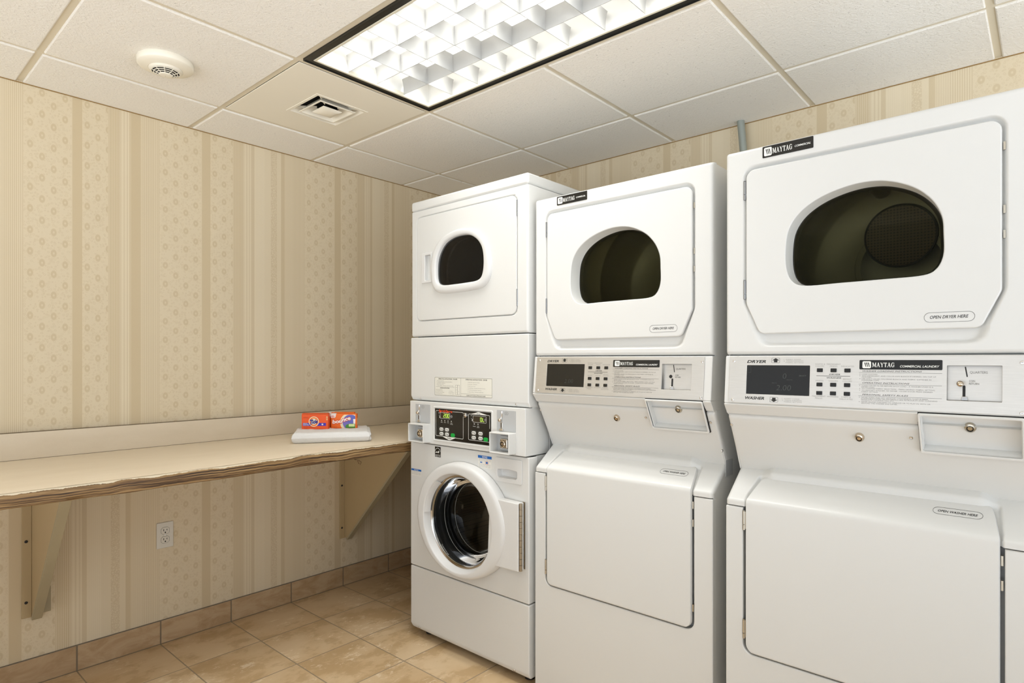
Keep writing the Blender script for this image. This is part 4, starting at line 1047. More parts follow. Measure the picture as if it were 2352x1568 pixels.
    for bu, bz in ((.2160, .9375), (.2500, .9375), (.2160, .9185), (.2500, .9185), (.4100, .9370), (.4480, .9370), (.4100, .9180), (.4480, .9180)):
        bb_ = slab('push_button', M['white_ink'], bp, [rrect(bu-.0110, bu+.0120, bz-.0068, bz+.0068, .0062, 6)], [], .001, .0030, .0010, FB, 2)
        mk = MB(); flat(mk, [rrect(bu-.006, bu+.001, bz-.0022, bz+.0030, .0006)], FB, .0032, [rrect(bu-.0045, bu-.0005, bz-.001, bz+.0016, .0003)]); flat(mk, [quadbar((bu+.0065, bz+.003), (bu+.0065, bz-.004), .0028)], FB, .0032); raw(mk, 'button_mark', M['black_ink'], bb_)
        ol = MB(); ringpoly(ol, rrect(bu-.0150, bu+.0140, bz-.0090, bz+.0090, .002), .0006, FB, D); raw(ol, 'button_outline', M['grey_ink'], bp)
    for bu, bz in ((.2870, .9170), (.4780, .9160)):
        slab('start_button', M['green'], bp, [rrect(bu-.0125, bu+.0125, bz-.0080, bz+.0080, .0070, 6)], [], .001, .0034, .0012, FB, 2)
    lock(bp, .3650, 1.0055, FB, .0110, 'chrome', 'panel_lock', .012)
    # coin slides and boxes
    for u0 in (.0445, .5370):
        cp = slab('coin_plate', M['grey_plastic'], t, [rrect(u0, u0+.0975, .9560, 1.0370, .003)], [], .0001, .0014, .0004, FB, 1)
        x_ = u0+.0265
        mb = MB(); mb.tube([FB(x_+.002, 1.033, .003), FB(x_+.002, 1.014, .003), FB(x_-.003, 1.006, .003), FB(x_-.002, .999, .004)], [.0035, .0032, .0030, .0036], 10)
        mb.build('coin_guide', M['chrome'], cp, angle=60)
        mb = MB(); n = 18; mb.loft([[FB(x_-.0055+rr*math.cos(2*PI*i/n), .9985+rr*math.sin(2*PI*i/n), hh) for i in range(n)] for rr, hh in ((.003, .001), (.003, .004), (.0062, .005), (.0066, .010), (.004, .0135))], False, True)
        mb.build('return_knob', M['brass'], cp, angle=60)
        slab('slot_frame', M['chrome'], cp, [rrect(x_-.0058, x_+.0038, .9660, .9910, .0045, 5)], [], .001, .0036, .0010, FB, 2)
        mb = MB(); flat(mb, [rrect(x_-.0030, x_+.0012, .9695, .9885, .002, 4)], FB, .0038); raw(mb, 'slot', M['black_matte'], cp)
        slab('coin_cup', M['chrome'], cp, [rpoly([(x_-.0120, .9580, .001), (x_+.0110, .9580, .001), (x_+.0075, .9655, .002), (x_-.0085, .9655, .002)], 3)], [], .001, .0065, .0015, FB, 2)
        mb = MB(); hx_ = u0+.0500; ringpoly(mb, rpoly([(hx_-.0120, 1.0250, 0), (hx_-.006, 1.0195, 0), (hx_+.006, 1.0195, 0), (hx_+.0120, 1.0250, 0), (hx_+.006, 1.0305, 0), (hx_-.006, 1.0305, 0)], 1), .0008, FB, .0016)
        text_geo(mb, '25c', hx_-.005, hx_+.005, 1.0230, 1.0270, FB, 'fit', 0, 0, .0016); raw(mb, 'coin_mark', M['grey_ink'], cp)
        # box: open front shell
        b0 = u0-.0050; b1 = b0+.1030; z0, z1 = .8745, .9545; th = .0050
        o_ = rrect(b0, b1, z0, z1, .003); i_ = rrect(b0+th, b1-th, z0+th, z1-th, .002)
        cbx_ = slab('coin_box', M['enamel'], t, [o_], [i_], -.004, .040, .0018, FB, 2)
        mb = MB(); flat(mb, [i_], FB, .0008); raw(mb, 'box_back', M['grey_plastic'], cbx_)
        cx_, cz_ = u0+.050, .911
        slab('vault_door', M['grey_plastic'], cbx_, [rrect(cx_-.026, cx_+.024, cz_-.028, cz_+.030, .003)], [], .001, .0075, .004, FB, 2)
        slab('lock_housing', M['chrome'], cbx_, [rrect(cx_-.019, cx_+.019, cz_-.019, cz_+.019, .006)], [], .004, .0180, .003, FB, 2)
        lock(cbx_, cx_, cz_, lambda a_, b_, d: FB(a_, b_, d+.018), .0155, 'brass', 'vault_lock', .008)
    # washer front with the round door
    CZ, CU, RI, RO = .566, .335, .2005, .2335
    pane = rrect(-.005, W+.004, .3160, .8640, .004)
    slab('washer_front', M['enamel'], t, [pane], [circ(CU, CZ, .215, 72), rrect(.527, .638, .770, .812, .003)], -.052, 0, .004, F0, 3)
    kick = rpoly([(0, .0560, .003), (W, .0560, .003), (W, .3120, .004), (0, .3120, .004)], 5)
    mb = MB(); mb.prism([(-.052, .3120), (0, .3120), (0, .0560), (-.012, .0330), (-.052, .0330)], -.005, W+.004, lambda p, q, a_: (a_, -p, q)); mb.build('kick_panel', M['enamel'], t, bevel=.005)
    FK = planefn(lambda z: -(.056-z)*.52)
    for u in (.050, .612): screw(t, u, .0440, FK, .0055, .004)
    # soap drawer
    so = rpoly([(.5300, .8060, .006), (.5900, .8100, .10), (.6350, .8060, .006), (.6320, .7750, .010), (.5330, .7750, .010)], 5); cs = (.5825, .791)
    sd = slab('detergent_drawer', M['plastic'], t, [rrect(.5200, .6580, .7580, .8520, .008)], [so], .0002, .0040, .0018, F0, 2)
    mb = MB(); mb.loft([[F0(p[0], p[1], h) for p in scaled(so, s_, cs)] for s_, h in ((1.0, .0030), (.97, -.004), (.94, -.016), (.86, -.0195))], False, True); mb.build('pull_pocket', M['plastic'], sd, angle=50)
    # door: ring, inner wall, bowl glass, hinge plate
    dr = MB(); prof = [(RI-.012, .006), (RI-.010, .012), (RI-.0015, .0405), (RI-.0005, .0425), (RI+.0015, .0435), (RI+.006, .0440), (RO-.014, .0440), (RO-.010, .0434), (RO-.005, .0405), (RO-.001, .034), (RO+.0015, .004), (RO+.0015, .002)]
    rings_ = []
    for r_, h in prof:
        f_ = smooth01(np.float64((r_-RI-.001)/(RO-RI-.001))); rx = r_+(.0265*f_); rz = r_-.001*f_; cx_ = CU+.010*f_; cz_ = CZ+.011*f_
        rings_.append([F0(cx_+rx*math.cos(2*PI*i/96), cz_+rz*math.sin(2*PI*i/96), h) for i in range(96)])
    dr.loft(rings_); door_ = dr.build('washer_door', M['plastic'], t, angle=70)
    hp_ = [(.520, .7000), (.668, .6960), (.668, .4420), (.508, .4380)]
    slab('hinge_plate', M['plastic'], door_, [rpoly([(p[0], p[1], .004) for p in hp_], 4)], [], .003, .0365, .004, F0, 3)
    hg = MB(); n = 14
    for i in range(11):
        z0 = .4460+i*.0229; hg.loft([[F0(.6740+.0062*math.cos(2*PI*j/n), zz, .0285+.0062*math.sin(2*PI*j/n)) for j in range(n)] for zz in (z0, z0+.0218)], True, True)
    hg.prism([(.660, .4460), (.6720, .4460), (.6720, .6970), (.660, .6970)], .0005, .0025, lambda p, q, a_: F0(p, q, a_))
    hg.build('piano_hinge', simple('brown_steel_hinge', (.34, .28, .20), .35, .9), door_, angle=40)
    mb = MB(); mb.lathe([(RI-.010, .013), (RI-.014, .014), (RI-.017, .010), (RI-.019, .010), (RI-.022, .006)], (CU, 0, CZ), 'w', 96); mb.build('glass_trim', M['chrome'], door_, angle=70)
    # finger grip at the upper left of the ring
    mb = MB(); rings = []
    for i in range(15):
        a_ = math.radians(128+48*i/14); ca, sa = math.cos(a_), math.sin(a_)
        rings.append([F0(CU+r_*ca, CZ+r_*sa, h) for r_, h in ((RI-.002, .0400), (RI-.002, .0350), (RI-.017, .0190), (RI-.0185, .0200), (RI-.0185, .0225), (RI-.004, .0400))])
    mb.loft(rings, True, True); mb.build('door_grip', M['plastic'], door_, angle=40)
    bowl = [(RI-.018, .012), (RI-.024, .006), (RI-.031, -.020), (RI-.036, -.060), (RI-.045, -.085), (RI-.066, -.100), (RI-.10, -.108), (.0005, -.112)]
    mb = MB(); mb.lathe(bowl, (CU, 0, CZ), 'w', 96); mb.build('glass_bowl', M['clear_dark'], door_, angle=80)
    for r_, h in ((RI-.0335, -.048), (RI-.050, -.094)):
        mb = MB(); mb.lathe([(r_+.0012, h), (r_, h+.0012), (r_-.0012, h), (r_, h-.0012), (r_+.0012, h)], (CU, 0, CZ), 'w', 96); mb.build('bowl_rim', M['grey_plastic'], door_)
    # gasket and drum
    gk = [(.214, -.020), (RI-.012, -.004), (RI-.014, -.016), (RI-.024, -.040), (RI-.016, -.060), (RI-.024, -.078), (RI-.016, -.095), (RI-.020, -.110), (.222, -.118), (.225, -.13)]
    mb = MB(); mb.lathe(gk, (CU, 0, CZ), 'w', 80); mb.build('door_gasket', simple('black_rubber', (.02, .02, .02), .28), t, angle=60)
    mb = MB(); mb.lathe([(.205, -.115), (.222, -.125), (.232, -.14), (.232, -.42), (.215, -.44), (.16, -.445), (.15, -.43), (.13, -.425), (.0005, -.42)], (CU, 0, CZ), 'w', 80)
    dm = mb.build('washer_drum', M['perf'], t, angle=50)
    for a in (60, 180, 300):
        ca, sa = math.cos(math.radians(a)), math.sin(math.radians(a)); mb = MB(); R = .231
        mb.prism([(-.04, 0), (-.014, .06), (.014, .06), (.04, 0)], .16, .42, lambda p, q, a_, ca=ca, sa=sa: (CU+ca*(R-q)-sa*p, a_, CZ+sa*(R-q)+ca*p)); mb.build('drum_lifter', M['perf'], dm, bevel=.012)
    # stickers
    es = slab('efficiency_sticker', M['black'], t, [rrect(.1600, .1970, .8140, .8580, .0008, 1)], [], .0001, .0005, .0002, F0, 1)
    mb = MB(); D = .0007; cx_, cz_ = .1785, .838
    pts = [(cx_+.0165*math.cos(math.radians(a)), cz_+.0150*math.sin(math.radians(a))) for a in range(-5, 186, 12)]+[(cx_+.0148*math.cos(math.radians(a)), cz_+.0133*math.sin(math.radians(a))) for a in range(185, -6, -12)]
    flat(mb, [pts], F0, D)
    star = [(cx_+.005+.0070*(1 if i % 2 == 0 else .42)*math.cos(math.radians(90+36*i)), cz_-.002+.0070*(1 if i % 2 == 0 else .42)*math.sin(math.radians(90+36*i))) for i in range(10)]
    flat(mb, [star], F0, D); flat(mb, [[(cx_-.016, cz_-.008), (cx_-.010, cz_-.0005), (cx_-.002, cz_-.003), (cx_+.001, cz_-.007), (cx_-.004, cz_-.0055), (cx_-.008, cz_-.0055)]], F0, D)
    flat(mb, [rrect(.1615, .1955, .8235, .8245, 0, 1)], F0, D); text_geo(mb, 'ENERGY STAR', .1620, .1950, .8165, .8210, F0, 'fit', 0, .01, D)
    raw(mb, 'sticker_print', M['white_ink'], es)
    for nm, a0, a1, b0, b1, hh, big in (('notice_sticker', .4220, .4980, .7985, .8485, .0110, True), ('notice_sticker', .0010, .0690, .7150, .7455, .0085, False)):
        ns = slab(nm, M['sticker_white'], t, [rrect(a0, a1, b0, b1, .0008, 1)], [], .0001, .0005, .0002, F0, 1)
        mb = MB(); flat(mb, [rrect(a0, a1, b1-hh, b1, .0005, 1)], F0, .0006); raw(mb, 'header_band', M['blue_ink'], ns)
        mb = MB(); cxm = (a0+a1)/2; text_geo(mb, 'NOTICE', cxm-.014, cxm+.014, b1-hh+.0022, b1-.0022, F0, 'fit', 0, .02, .0008); raw(mb, 'header_lettering', M['white_ink'], ns)
        mb = MB(); tl = ('This machine uses high', 'efficiency detergent only') if big else ('Clean spills at once. Do not', 'leave wet laundry in machine', 'after the cycle has ended.')
        zz = b1-hh-.0050
        for s_ in tl: text_geo(mb, s_, a0+.004, a1-.004, zz, zz+.0026, F0, 'fit', 0, 0, .0006); zz -= .0052
        if big:
            zz = b0+.0150
            for s_ in ('Use 1/4 cup of detergent', 'per load. Too much soap', 'will extend the cycle.'): text_geo(mb, s_, a0+.005, a1-.005, zz, zz+.0022, F0, 'fit', 0, 0, .0006); zz -= .0052
        raw(mb, 'body_lettering', M['grey_ink'], ns)
        if big:
            mb = MB(); flat(mb, [rrect(a0+.012, a0+.024, b0+.0205, b0+.0245, 0, 1)], F0, .0006); flat(mb, [rrect(a0+.044, a0+.055, b0+.0195, b0+.0265, 0, 1)], F0, .0006); raw(mb, 'cup_mark', M['blue_ink'], ns)
            mb = MB(); flat(mb, [circ(a0+.0495, b0+.023, .0088, 20, .0068)], F0, .0008, [circ(a0+.0495, b0+.023, .0080, 20, .0061)]); raw(mb, 'red_ring', M['red_ink'], ns)
    return t
make_front_loader_stack((.7473, 1.7486, 0), -.0057)

# ---------------------------------------------------------------- folding counter, brackets
ct = thing('folding_counter', 'long beige laminate folding counter with a worn woodgrain front edge along the wall', 'counter', (0, 0, 0))
rnd = random.Random(3)
def edge_x(y): return .697+.010*math.sin(y*2.1+1)-.006*math.sin(y*5.3)
CY0, CY1 = -1.75, 2.688; ZT, ZB = .858, .8135
mb = MB(); N = 180; rings = []
for i in range(N+1):
    y = CY0+(CY1-CY0)*i/N; ex = edge_x(y)-.002+.0015*mnoise.noise((0, y*9, 0))
    rings.append([(.001, y, ZB), (.001, y, ZT), (ex-.004, y, ZT), (ex, y, ZT-.0012), (ex-.002, y, ZT-.004), (ex-.003, y, ZB+.002), (ex-.02, y, ZB)])
mb.loft(rings, True, True); mb.build('worktop', M['lam'], ct, angle=50)
mb = MB(); mb.box(.0008, .0195, CY0, CY1, ZT+.0003, .9585); mb.build('backsplash', M['lam'], ct, bevel=.0012)
mb = MB(); mb.box(.0002, .0185, CY0, CY1, .9585, .9600); mb.box(.0194, .0203, CY0, CY1, ZT, ZT+.0012); mb.build('caulk_line', simple('brown_joint', hexc(104, 88, 62), .6), ct)
mb = MB(); rings = []; N = 620
for i in range(N+1):
    y = CY0+(CY1-CY0)*i/N; ex = edge_x(y)
    nb = mnoise.noise((3, y*7, 0)); nb2 = mnoise.noise((7, y*31, 0)); n3 = mnoise.noise((1, y*17, 5))
    zb = ZB-.003+.0022*nb+.0006*nb2; x1 = ex+.0006*n3
    chip = max(0, mnoise.noise((9, y*9, 2)))*.003
    rings.append([(ex-.0035, y, ZT-.0045), (x1+.0012, y, ZT-.0032-chip), (x1+.0030+.001*nb2, y, ZT-.009-chip), (x1+.0034+.0012*nb, y, ZT-.020), (x1+.0026+.0014*n3, y, ZT-.032), (x1+.001, y, zb+.003), (x1-.004, y, zb), (ex-.012, y, zb+.001)])
mb.loft(rings, True, True); mb.build('front_edge', M['edge'], ct, angle=50)

def bracket(y, xt, label, mark):
    t = thing('shelf_bracket', label, 'bracket', (0, y, 0), 0, 'brackets carrying the folding counter')
    zt = ZB-.0008; z0 = .262
    pts = [(.0012, z0), (.030, z0), (xt, zt-.014), (xt, zt), (.0012, zt)]
    mb = MB(); mb.prism(pts, 0, .018, lambda p, q, a: (p, a, q)); mb.build('bracket_panel', M['bracket'], t, bevel=.001)
    mb = MB(); mb.box(.0008, .0075, -.030, -.0004, z0-.003, zt-.05); mb.build('wall_flange', M['bracket'], t, bevel=.0012)
    # front batten along the slope, and small top and bottom cleats
    dv = Vector((xt-.030, 0, zt-.014-z0)).normalized(); nv = Vector((dv.z, 0, -dv.x))
    a, b = Vector((.030, 0, z0)), Vector((xt, 0, zt-.014))
    mb = MB(); vs = []
    for p in (a, b):
        for yy in (-.006, .026):
            for q in (0, .010): w_ = p+nv*(q+.0002); vs.append((max(w_.x, .002), yy, min(w_.z, zt)))
    mb.add(vs, [(0, 1, 3, 2), (4, 6, 7, 5), (0, 4, 5, 1), (2, 3, 7, 6), (0, 2, 6, 4), (1, 5, 7, 3)]); mb.build('front_batten', M['bracket_wood'], t, bevel=.001)
    mb = MB(); mb.box(xt-.05, xt+.02, .0184, .060, zt-.012, zt); mb.build('top_cleat', M['bracket_wood'], t, bevel=.0008)
    mb = MB(); mb.box(.0008, .012, .0184, .058, z0+.004, z0+.10); mb.build('bottom_cleat', M['bracket_wood'], t, bevel=.0008)
    for zz in (.547, .317):
        mb = MB(); n = 14; mb.loft([[(.0077+h, -.017+r_*math.cos(2*PI*i/n), zz+r_*math.sin(2*PI*i/n)) for i in range(n)] for r_, h in ((.0055, 0), (.0045, .0022), (.001, .0030))], False, True); mb.build('screw', M['black_matte'], t)
    if mark:
        fn = lambda u, z, d: (u-.105, -.0004-d, z-.080); mb = MB()
        for pts in ([(.205, .790), (.225, .792), (.207, .776), (.228, .778)], [(.236, .780), (.233, .765)], [(.242, .776), (.250, .778), (.246, .768), (.241, .760), (.252, .760)], [(.256, .774), (.268, .770), (.258, .754)]):
            for p, q in zip(pts, pts[1:]): flat(mb, [quadbar(p, q, .0022)], fn, .0003)
        raw(mb, 'pencil_mark', M['marker'], t)
    return t
bracket(.524, .47, 'beige triangular counter bracket at the left, near the electrical outlet', False)
bracket(1.888, .555, 'beige triangular counter bracket beside the tall washer, with dark handwriting', True)

# ---------------------------------------------------------------- outlet
t = thing('wall_outlet', 'ivory duplex electrical outlet on the striped wall under the counter', 'outlet', (0, .988, .468))
OF = lambda a, b, d: (.0005+d, a, b)
OFm = lambda a, b, d: (.0005+d, a, b)
slab('cover_plate', M['outlet'], t, [rrect(-.0335, .0335, -.0555, .0555, .003)], [], 0, .0055, .002, OFm, 2)
for s_ in (-1, 1):
    zc = s_*.0195
    rc = slab('receptacle', M['outlet'], t, [rpoly([(-.0165, zc-.008, .006), (-.009, zc-.0145, .004), (.009, zc-.0145, .004), (.0165, zc-.008, .006), (.0165, zc+.008, .006), (.009, zc+.0145, .004), (-.009, zc+.0145, .004), (-.0165, zc+.008, .006)], 3)], [], .004, .0072, .0006, OFm, 1)
    mb = MB(); flat(mb, [rrect(-.0080, -.0055, zc-.001, zc+.0075, 0, 1)], OFm, .0075); flat(mb, [rrect(.0055, .0078, zc, zc+.0070, 0, 1)], OFm, .0075); flat(mb, [circ(0, zc-.0075, .0030, 12)], OFm, .0075)
    raw(mb, 'slots', M['black_matte'], rc)
    mb = MB(); ol = rpoly([(-.0175, zc-.0085, .006), (-.0095, zc-.0155, .004), (.0095, zc-.0155, .004), (.0175, zc-.0085, .006), (.0175, zc+.0085, .006), (.0095, zc+.0155, .004), (-.0095, zc+.0155, .004), (-.0175, zc+.0085, .006)], 3); ringpoly(mb, ol, .0008, OFm, .0058); raw(mb, 'receptacle_gap', M['grey_ink'], rc)
mb = MB(); mb.lathe([(.0032, .0055), (.0028, .0068), (.0005, .0072)], (0, 0, 0), 'x', 12); mb.build('screw', M['chrome'], t)

# ---------------------------------------------------------------- towel
tw = thing('folded_towel', 'folded white terry towel lying on the counter under the orange boxes', 'towel', (.360, 1.590, ZT), 0)
ang = math.atan2(.284, .19)
ux, uy = math.cos(ang), math.sin(ang); vx, vy = -uy, ux      # u along the front, v toward the wall
def towel_layer(name, L, Wd, z0, z1, ou, ov, seed, nx=90, ny=64, r=.018):
    """rounded soft slab"""
    vs, fs = [], []
    def P(a, b, top):
        x = (a-.5)*L; y = (b-.5)*Wd; e = min(a, 1-a)*L; g = min(b, 1-b)*Wd; ed = min(e, g)
        h = (z1-z0)/2; q = max(0, 1-ed/r); prof = math.sqrt(max(0, 1-q*q)); mid = (z0+z1)/2
        wob = .0022*mnoise.noise((x*22+seed, y*22, 0))+.0010*mnoise.noise((x*70+seed, y*70, 3))
        z = mid+(h*prof*(1 if top else -1))+(wob*prof if top else 0)
        wx = .0035*mnoise.noise((y*14, seed, 0)); wy = .004*mnoise.noise((x*12, seed+5, 0))
        x += ou+wx; y += ov+wy
        return (x*ux+y*vx, x*uy+y*vy, max(z, z0 if top else z0))
    for top in (1, 0):
        for j in range(ny+1):
            for i in range(nx+1): vs.append(P(i/nx, j/ny, top))
    o_ = (nx+1)*(ny+1)
    for j in range(ny):
        for i in range(nx):
            a = j*(nx+1)+i; fs.append((a, a+1, a+nx+2, a+nx+1)); fs.append((o_+a, o_+a+nx+1, o_+a+nx+2, o_+a+1))
    mb = MB(); mb.add(vs, fs); o = mb.build(name, M['towel'], tw, angle=80); return o
towel_layer('towel_fold', .340, .276, .0004, .0470, 0, -.004, 1.0, 120, 90, .018)
towel_layer('upper_hem', .060, .250, .020, .0400, .146, .003, 9.0, 24, 70, .0095)
towel_layer('lower_hem', .070, .246, .0006, .0215, .140, -.002, 5.0, 24, 70, .0095)
TZ = ZT+.0465

# ---------------------------------------------------------------- detergent boxes
bang = math.atan2(.085, .095)
def carton(name, label, cat, p, wd, h, dp, mat, deco, group, dz=0.0, rot=0.0):
    """p = front left bottom corner; x along the face, y back, z up"""
    t = thing(name, label, cat, (p[0], p[1], TZ+dz), bang+rot, group)
    mb = MB(); mb.box(0, wd, 0, dp, 0, h); mb.build('carton', mat, t, bevel=.0022)
    if deco: deco(t, wd, h, dp)
    return t
def tide(t, W, H, dp):
    fn = lambda u, z, d: (u, -d, z)
    mb = MB(); flat(mb, [rrect(.006, W-.010, H*.235, H*.43, 0, 1)], fn, .0004); raw(mb, 'blue_band', M['violet'], t)
    c = (W*.465, H*.52)
    mb = MB(); flat(mb, [circ(c[0], c[1], .0240, 40)], fn, .0006); raw(mb, 'roundel', M['cream'], t)
    mb = MB(); flat(mb, [circ(c[0], c[1], .0205, 40)], fn, .0008, [circ(c[0], c[1], .0150, 40)]); raw(mb, 'roundel_ring', M['orange2'], t)
    mb = MB(); r0 = .0150; flat(mb, [circ(c[0], c[1], r0, 32)], fn, .0009); raw(mb, 'roundel_centre', M['cream'], t)
    mb = MB(); sh = lambda u, z, d: fn(u, z+(u-c[0])*.12, d)
    text_geo(mb, 'T', c[0]-.0185, c[0]-.0030, c[1]-.0125, c[1]+.0100, sh, 'fit', .22, .05, .0014); text_geo(mb, 'ide', c[0]-.0085, c[0]+.0185, c[1]-.0090, c[1]+.0085, sh, 'fit', .22, .045, .0014)
    raw(mb, 'brand_lettering', M['navy'], t)
    mb = MB()
    for i, w_ in enumerate((.020, .026, .028)): text_geo(mb, ('ORIGINAL SCENT', 'POWDER LAUNDRY', 'DETERGENT POWDER')[i], .0075, .0075+w_, H*.385-.0042*i, H*.385-.0042*i+.0028, fn, 'fit', 0, .02, .0009)
    flat(mb, [rrect(W*.76, W*.82, H*.285, H*.385, .001)], fn, .0009); raw(mb, 'band_lettering', M['white_print'], t)
    mb = MB()
    for zz, s_, a, b in ((.80, 'concentrated', .008, .028), (.76, 'laundry detergent', .008, .034), (.15, 'cleans as well as the leading brand', .010, .052), (.10, 'one load', .010, .030), (.05, 'net weight', .010, .026), (.10, 'keep out of reach', .034, .060)): text_geo(mb, s_, a, b, H*zz, H*zz+.0022, fn, 'fit', 0, 0, .0005)
    raw(mb, 'small_print', M['darkred'], t)
    sd = lambda u, z, d: (W+d, u, z)
    mb = MB(); flat(mb, [rrect(W-.0078, W-.0022, H*.62, H*.86, .0024)], fn, .0004, [rrect(W-.0066, W-.0034, H*.66, H*.82, .0014)]); raw(mb, 'corner_badge', M['pale_green'], t)
def tide_back(t, W, H, dp):
    sd = lambda u, z, d: (-d, u, z)
    mb = MB(); flat(mb, [rrect(.006, .026, H*.28, H*.62, 0, 1)], sd, .0004); raw(mb, 'blue_band', M['navy'], t)
def bounce(t, W, H, dp):
    fn = lambda u, z, d: (u, -d, z)
    c = (W*.73, H*.40)
    def clip(pts): return [(min(max(x, .002), W-.006), min(max(y, .002), H-.005)) for x, y in pts]
    mb = MB(); flat(mb, [clip(circ(c[0], c[1], .045, 60))], fn, .0004); raw(mb, 'cream_arch', M['cream'], t)
    mb = MB(); flat(mb, [clip(circ(c[0]+.004, c[1]+.001, .037, 60))], fn, .0006); raw(mb, 'sky_print', M['lilac'], t)
    mb = MB(); flat(mb, [[(x, min(y, H*.86)) for x, y in clip(circ(c[0]+.004, c[1]+.018, .026, 40, .020))]], fn, .0008, []); raw(mb, 'blue_arch', M['navy'] and simple('periwinkle_print', hexc(96, 104, 188), .45), t)
    mb = MB(); flat(mb, [[(x, y) for x, y in clip(circ(c[0]+.010, c[1]-.018, .030, 40, .013))]], fn, .0010); raw(mb, 'grass_print', M['grass'], t)
    mb = MB(); flat(mb, [rrect(W*.70, W*.93, H*.13, H*.30, .002)], fn, .0012); raw(mb, 'green_caption', M['pale_green'], t)
    mb = MB(); flat(mb, [[(W*.88, H*.32), (W*.95, H*.32), (W*.96, H*.64), (W*.87, H*.64)]], fn, .0011); raw(mb, 'white_stripe', M['white_print'], t)
    # rising white name on an orange shadow
    for nm, mat, dd_, bold in (('name_shadow', M['red_ink'], .0016, .14), ('brand_lettering', M['white_print'], .0020, .035)):
        mb = MB(); x = W*.06
        for i, ch in enumerate('bounce'):
            w_ = (.0165, .0160, .0150, .0150, .0130, .0140)[i]; y = H*(.34+.035*i+(0, -.01, -.02, .04, .06, .07)[i])
            text_geo(mb, ch, x-(.0012 if bold > .1 else 0), x+w_+(.0012 if bold > .1 else 0), y, y+.0170, fn, 'fit', .08, bold, dd_); x += w_-.0005
        raw(mb, nm, mat, t)
    mb = MB(); lab = [(0.001, H), (.026, H), (.023, H*.80), (.019, H*.72), (.001, H*.72)]
    flat(mb, [lab], fn, .0014); mb.prism([(.0, 0), (.026, 0), (.024, dp*.9), (.002, dp*.9)], H+.0002, H+.0012, lambda p, q, a: (p, q, a)); raw(mb, 'white_tab', M['white_print'], t)
    mb = MB(); text_geo(mb, 'outdoor', .0040, .0160, H*.855, H*.905, fn, 'fit', 0, .02, .0017); text_geo(mb, 'FRESH', .0030, .0175, H*.76, H*.83, fn, 'fit', 0, .03, .0017); raw(mb, 'tab_lettering', M['red_ink'], t)
    mb = MB(); text_geo(mb, 'fabric softener sheets', .006, .030, H*.10, H*.135, fn, 'fit', 0, 0, .0005); text_geo(mb, 'two dryer sheets', .014, .042, H*.05, H*.085, fn, 'fit', 0, 0, .0005); raw(mb, 'small_print', M['darkred'], t)
    sd = lambda u, z, d: (W+d, u, z)
    mb = MB(); flat(mb, [rrect(dp*.3, dp*.6, H*.25, H*.7, 0, 1)], sd, .0004); raw(mb, 'side_print', M['cream'], t)
def bounce_back(t, W, H, dp):
    fn = lambda u, z, d: (u, -d, z)
    mb = MB(); mb.prism([(-.003, 0), (.026, 0), (.024, dp*.9), (-.001, dp*.9)], H+.0002, H+.0012, lambda p, q, a: (p, q, a)); flat(mb, [[(-.001, H), (.012, H), (.012, H*.72), (.002, H*.74)]], fn, .0006); raw(mb, 'white_tab', M['white_print'], t)
c_, s_ = math.cos(bang), math.sin(bang)
def off(p, a, b): return (p[0]+c_*a-s_*b, p[1]+s_*a+c_*b)
pt = (.262, 1.488); pb = (.330, 1.601)
G1, G2 = 'detergent boxes on the towel', 'dryer sheet boxes on the towel'
carton('detergent_box', 'front orange laundry detergent box with a round cream emblem, on the towel', 'box', pt, .124, .0700, .0285, M['orange'], tide, G1)
carton('detergent_box', 'plain orange side of the detergent box standing behind the emblem box', 'box', off(pt, -.0095, .0320), .124, .0725, .0285, M['orange'], tide_back, G1)
carton('dryer_sheet_box', 'front bright orange dryer sheet box with white lettering and a green scene', 'box', pb, .122, .0700, .0240, M['orange2'], bounce, G2)
carton('dryer_sheet_box', 'rear bright orange dryer sheet box, half hidden behind the lettered one', 'box', off(pb, -.018, .0290), .122, .0745, .0240, M['orange2'], bounce_back, G2)

# ---------------------------------------------------------------- air vent panel
t = thing('air_vent', 'square cream louvered air vent panel in the ceiling beside the light', 'vent', (.627, 1.3935, CEIL))
H2 = .3070-.0135; H3 = .3005-.0135
fn = lambda a, b, d: (a, b, d)
vx, vy = -.004, .007
sq = lambda r, rr=.002: rrect(vx-r, vx+r, vy-r, vy+r, rr, 2)
slab('vent_panel', M['vent'], t, [rrect(-H2, H2, -H3, H3, .001, 1)], [sq(.112)], -.0035, .0005, .001, fn, 1)
def sqring(mb, prof):
    rings = []
    for r, z in prof: rings.append([(vx-r, vy-r, z), (vx+r, vy-r, z), (vx+r, vy+r, z), (vx-r, vy+r, z)])
    mb.loft(rings)
def funnel(name, r0, r1, z0, z1, lip):
    mb = MB(); sqring(mb, [(r0+lip, z0+.0012), (r0+lip*.9, z0-.0008), (r0, z0-.0012), (r1, z1), (r1+.0012, z1), (r0+.002, z0+.0006), (r0+lip, z0+.0012)]); return mb.build(name, M['vent'], t, angle=20)
funnel('outer_louver', .1080, .0880, -.0042, .022, .012)
funnel('middle_louver', .0760, .0560, -.0085, .020, .007)
mb = MB(); sqring(mb, [(.0430, -.0060), (.0430, -.0085), (.0400, -.0105), (.020, -.0165), (.001, -.0175)]); sqring(mb, [(.0430, -.0060), (.036, -.004), (.001, -.004)]); mb.build('centre_plate', M['vent'], t, angle=20)
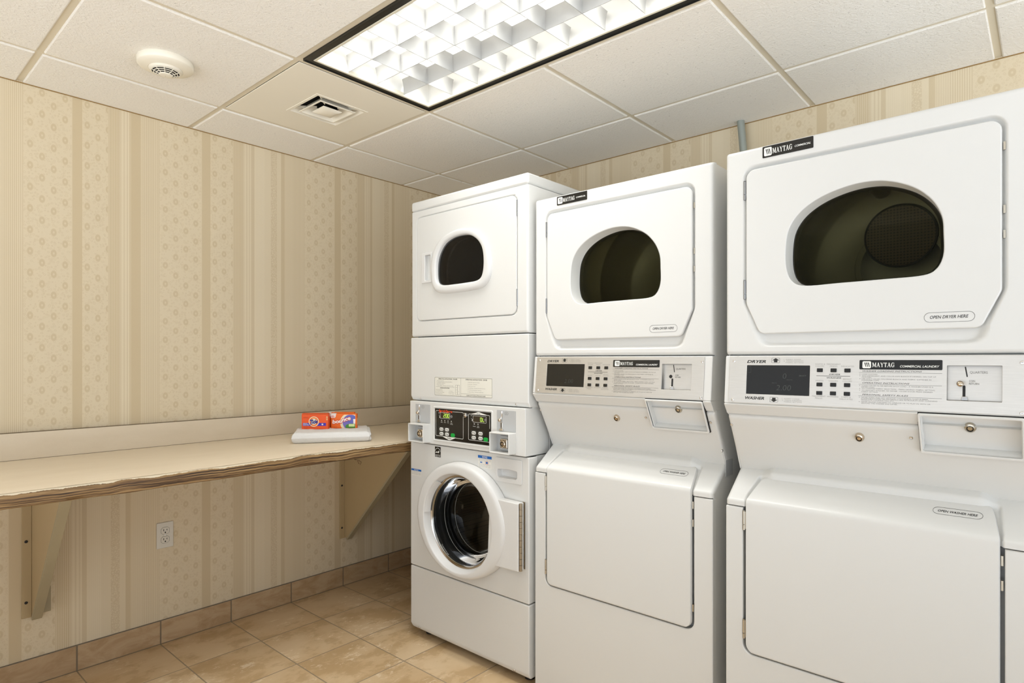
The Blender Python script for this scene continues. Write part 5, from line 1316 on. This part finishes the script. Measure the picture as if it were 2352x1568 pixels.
for sx, sy in ((1, 1), (-1, 1), (1, -1), (-1, -1)):
    MB().prism([(-.0015, .0), (.0015, .0), (.0015, .010), (-.0015, .010)], .030, .092, lambda p, q, a, sx=sx, sy=sy: (vx+sx*(a+p), vy+sy*(a-p), q+.006)).build('vent_strut', M['vent'], t)
mb = MB(); mb.loft([[(vx-r, vy-r, z), (vx+r, vy-r, z), (vx+r, vy+r, z), (vx-r, vy+r, z)] for r, z in ((.1135, .0012), (.1135, .12))], False, True); mb.build('duct_collar', M['gap'], t)

# ---------------------------------------------------------------- smoke detector
t = thing('smoke_detector', 'round cream smoke detector on the ceiling left of the vent', 'smoke detector', (.583, .792, CEIL-.0055))
mb = MB(); mb.lathe([(.0860, 0), (.0875, -.0015), (.0870, -.019), (.0850, -.0215), (.070, -.0270), (.054, -.0310), (.0530, -.0300), (.0520, -.0325), (.044, -.0372)], (0, 0, 0), 'z', 72); mb.build('detector_base', M['vent'], t, angle=50)
mb = MB(); mb.lathe([(.044, -.0375), (.040, -.0385), (.018, -.046), (.001, -.046)], (0, 0, 0), 'z', 40); mb.build('sensor_chamber', M['gap'], t)
mb = MB()
for r, z in ((.044, -.0395), (.0365, -.0425), (.0285, -.0455), (.0205, -.0480)):
    n = 48; mb.loft([[(rr*math.cos(2*PI*i/n), rr*math.sin(2*PI*i/n), zz) for i in range(n)] for rr, zz in ((r+.0013, z+.0008), (r+.0013, z-.0008), (r-.0013, z-.0008), (r-.0013, z+.0008), (r+.0013, z+.0008))])
for i in range(10):
    a = 2*PI*i/10+.2; mb.tube([(.0455*math.cos(a), .0455*math.sin(a), -.0385), (.018*math.cos(a), .018*math.sin(a), -.0492)], .0013, 6)
mb.lathe([(.0195, -.047), (.0195, -.0505), (.012, -.0520), (.001, -.0520)], (0, 0, 0), 'z', 32)
mb.build('sensor_cage', M['vent'], t, angle=40)

# ---------------------------------------------------------------- conduit
mb = MB(); mb.tube([(1.884, 2.650, CEIL-.004), (1.890, 2.652, 2.20), (1.900, 2.655, 2.08), (1.908, 2.656, 1.90), (1.908, 2.656, .02)], .0155, 20)
o = mb.build('conduit', M['galv'], None, angle=60); tag(o, 'grey metal conduit rising to the ceiling behind the machines', 'conduit')
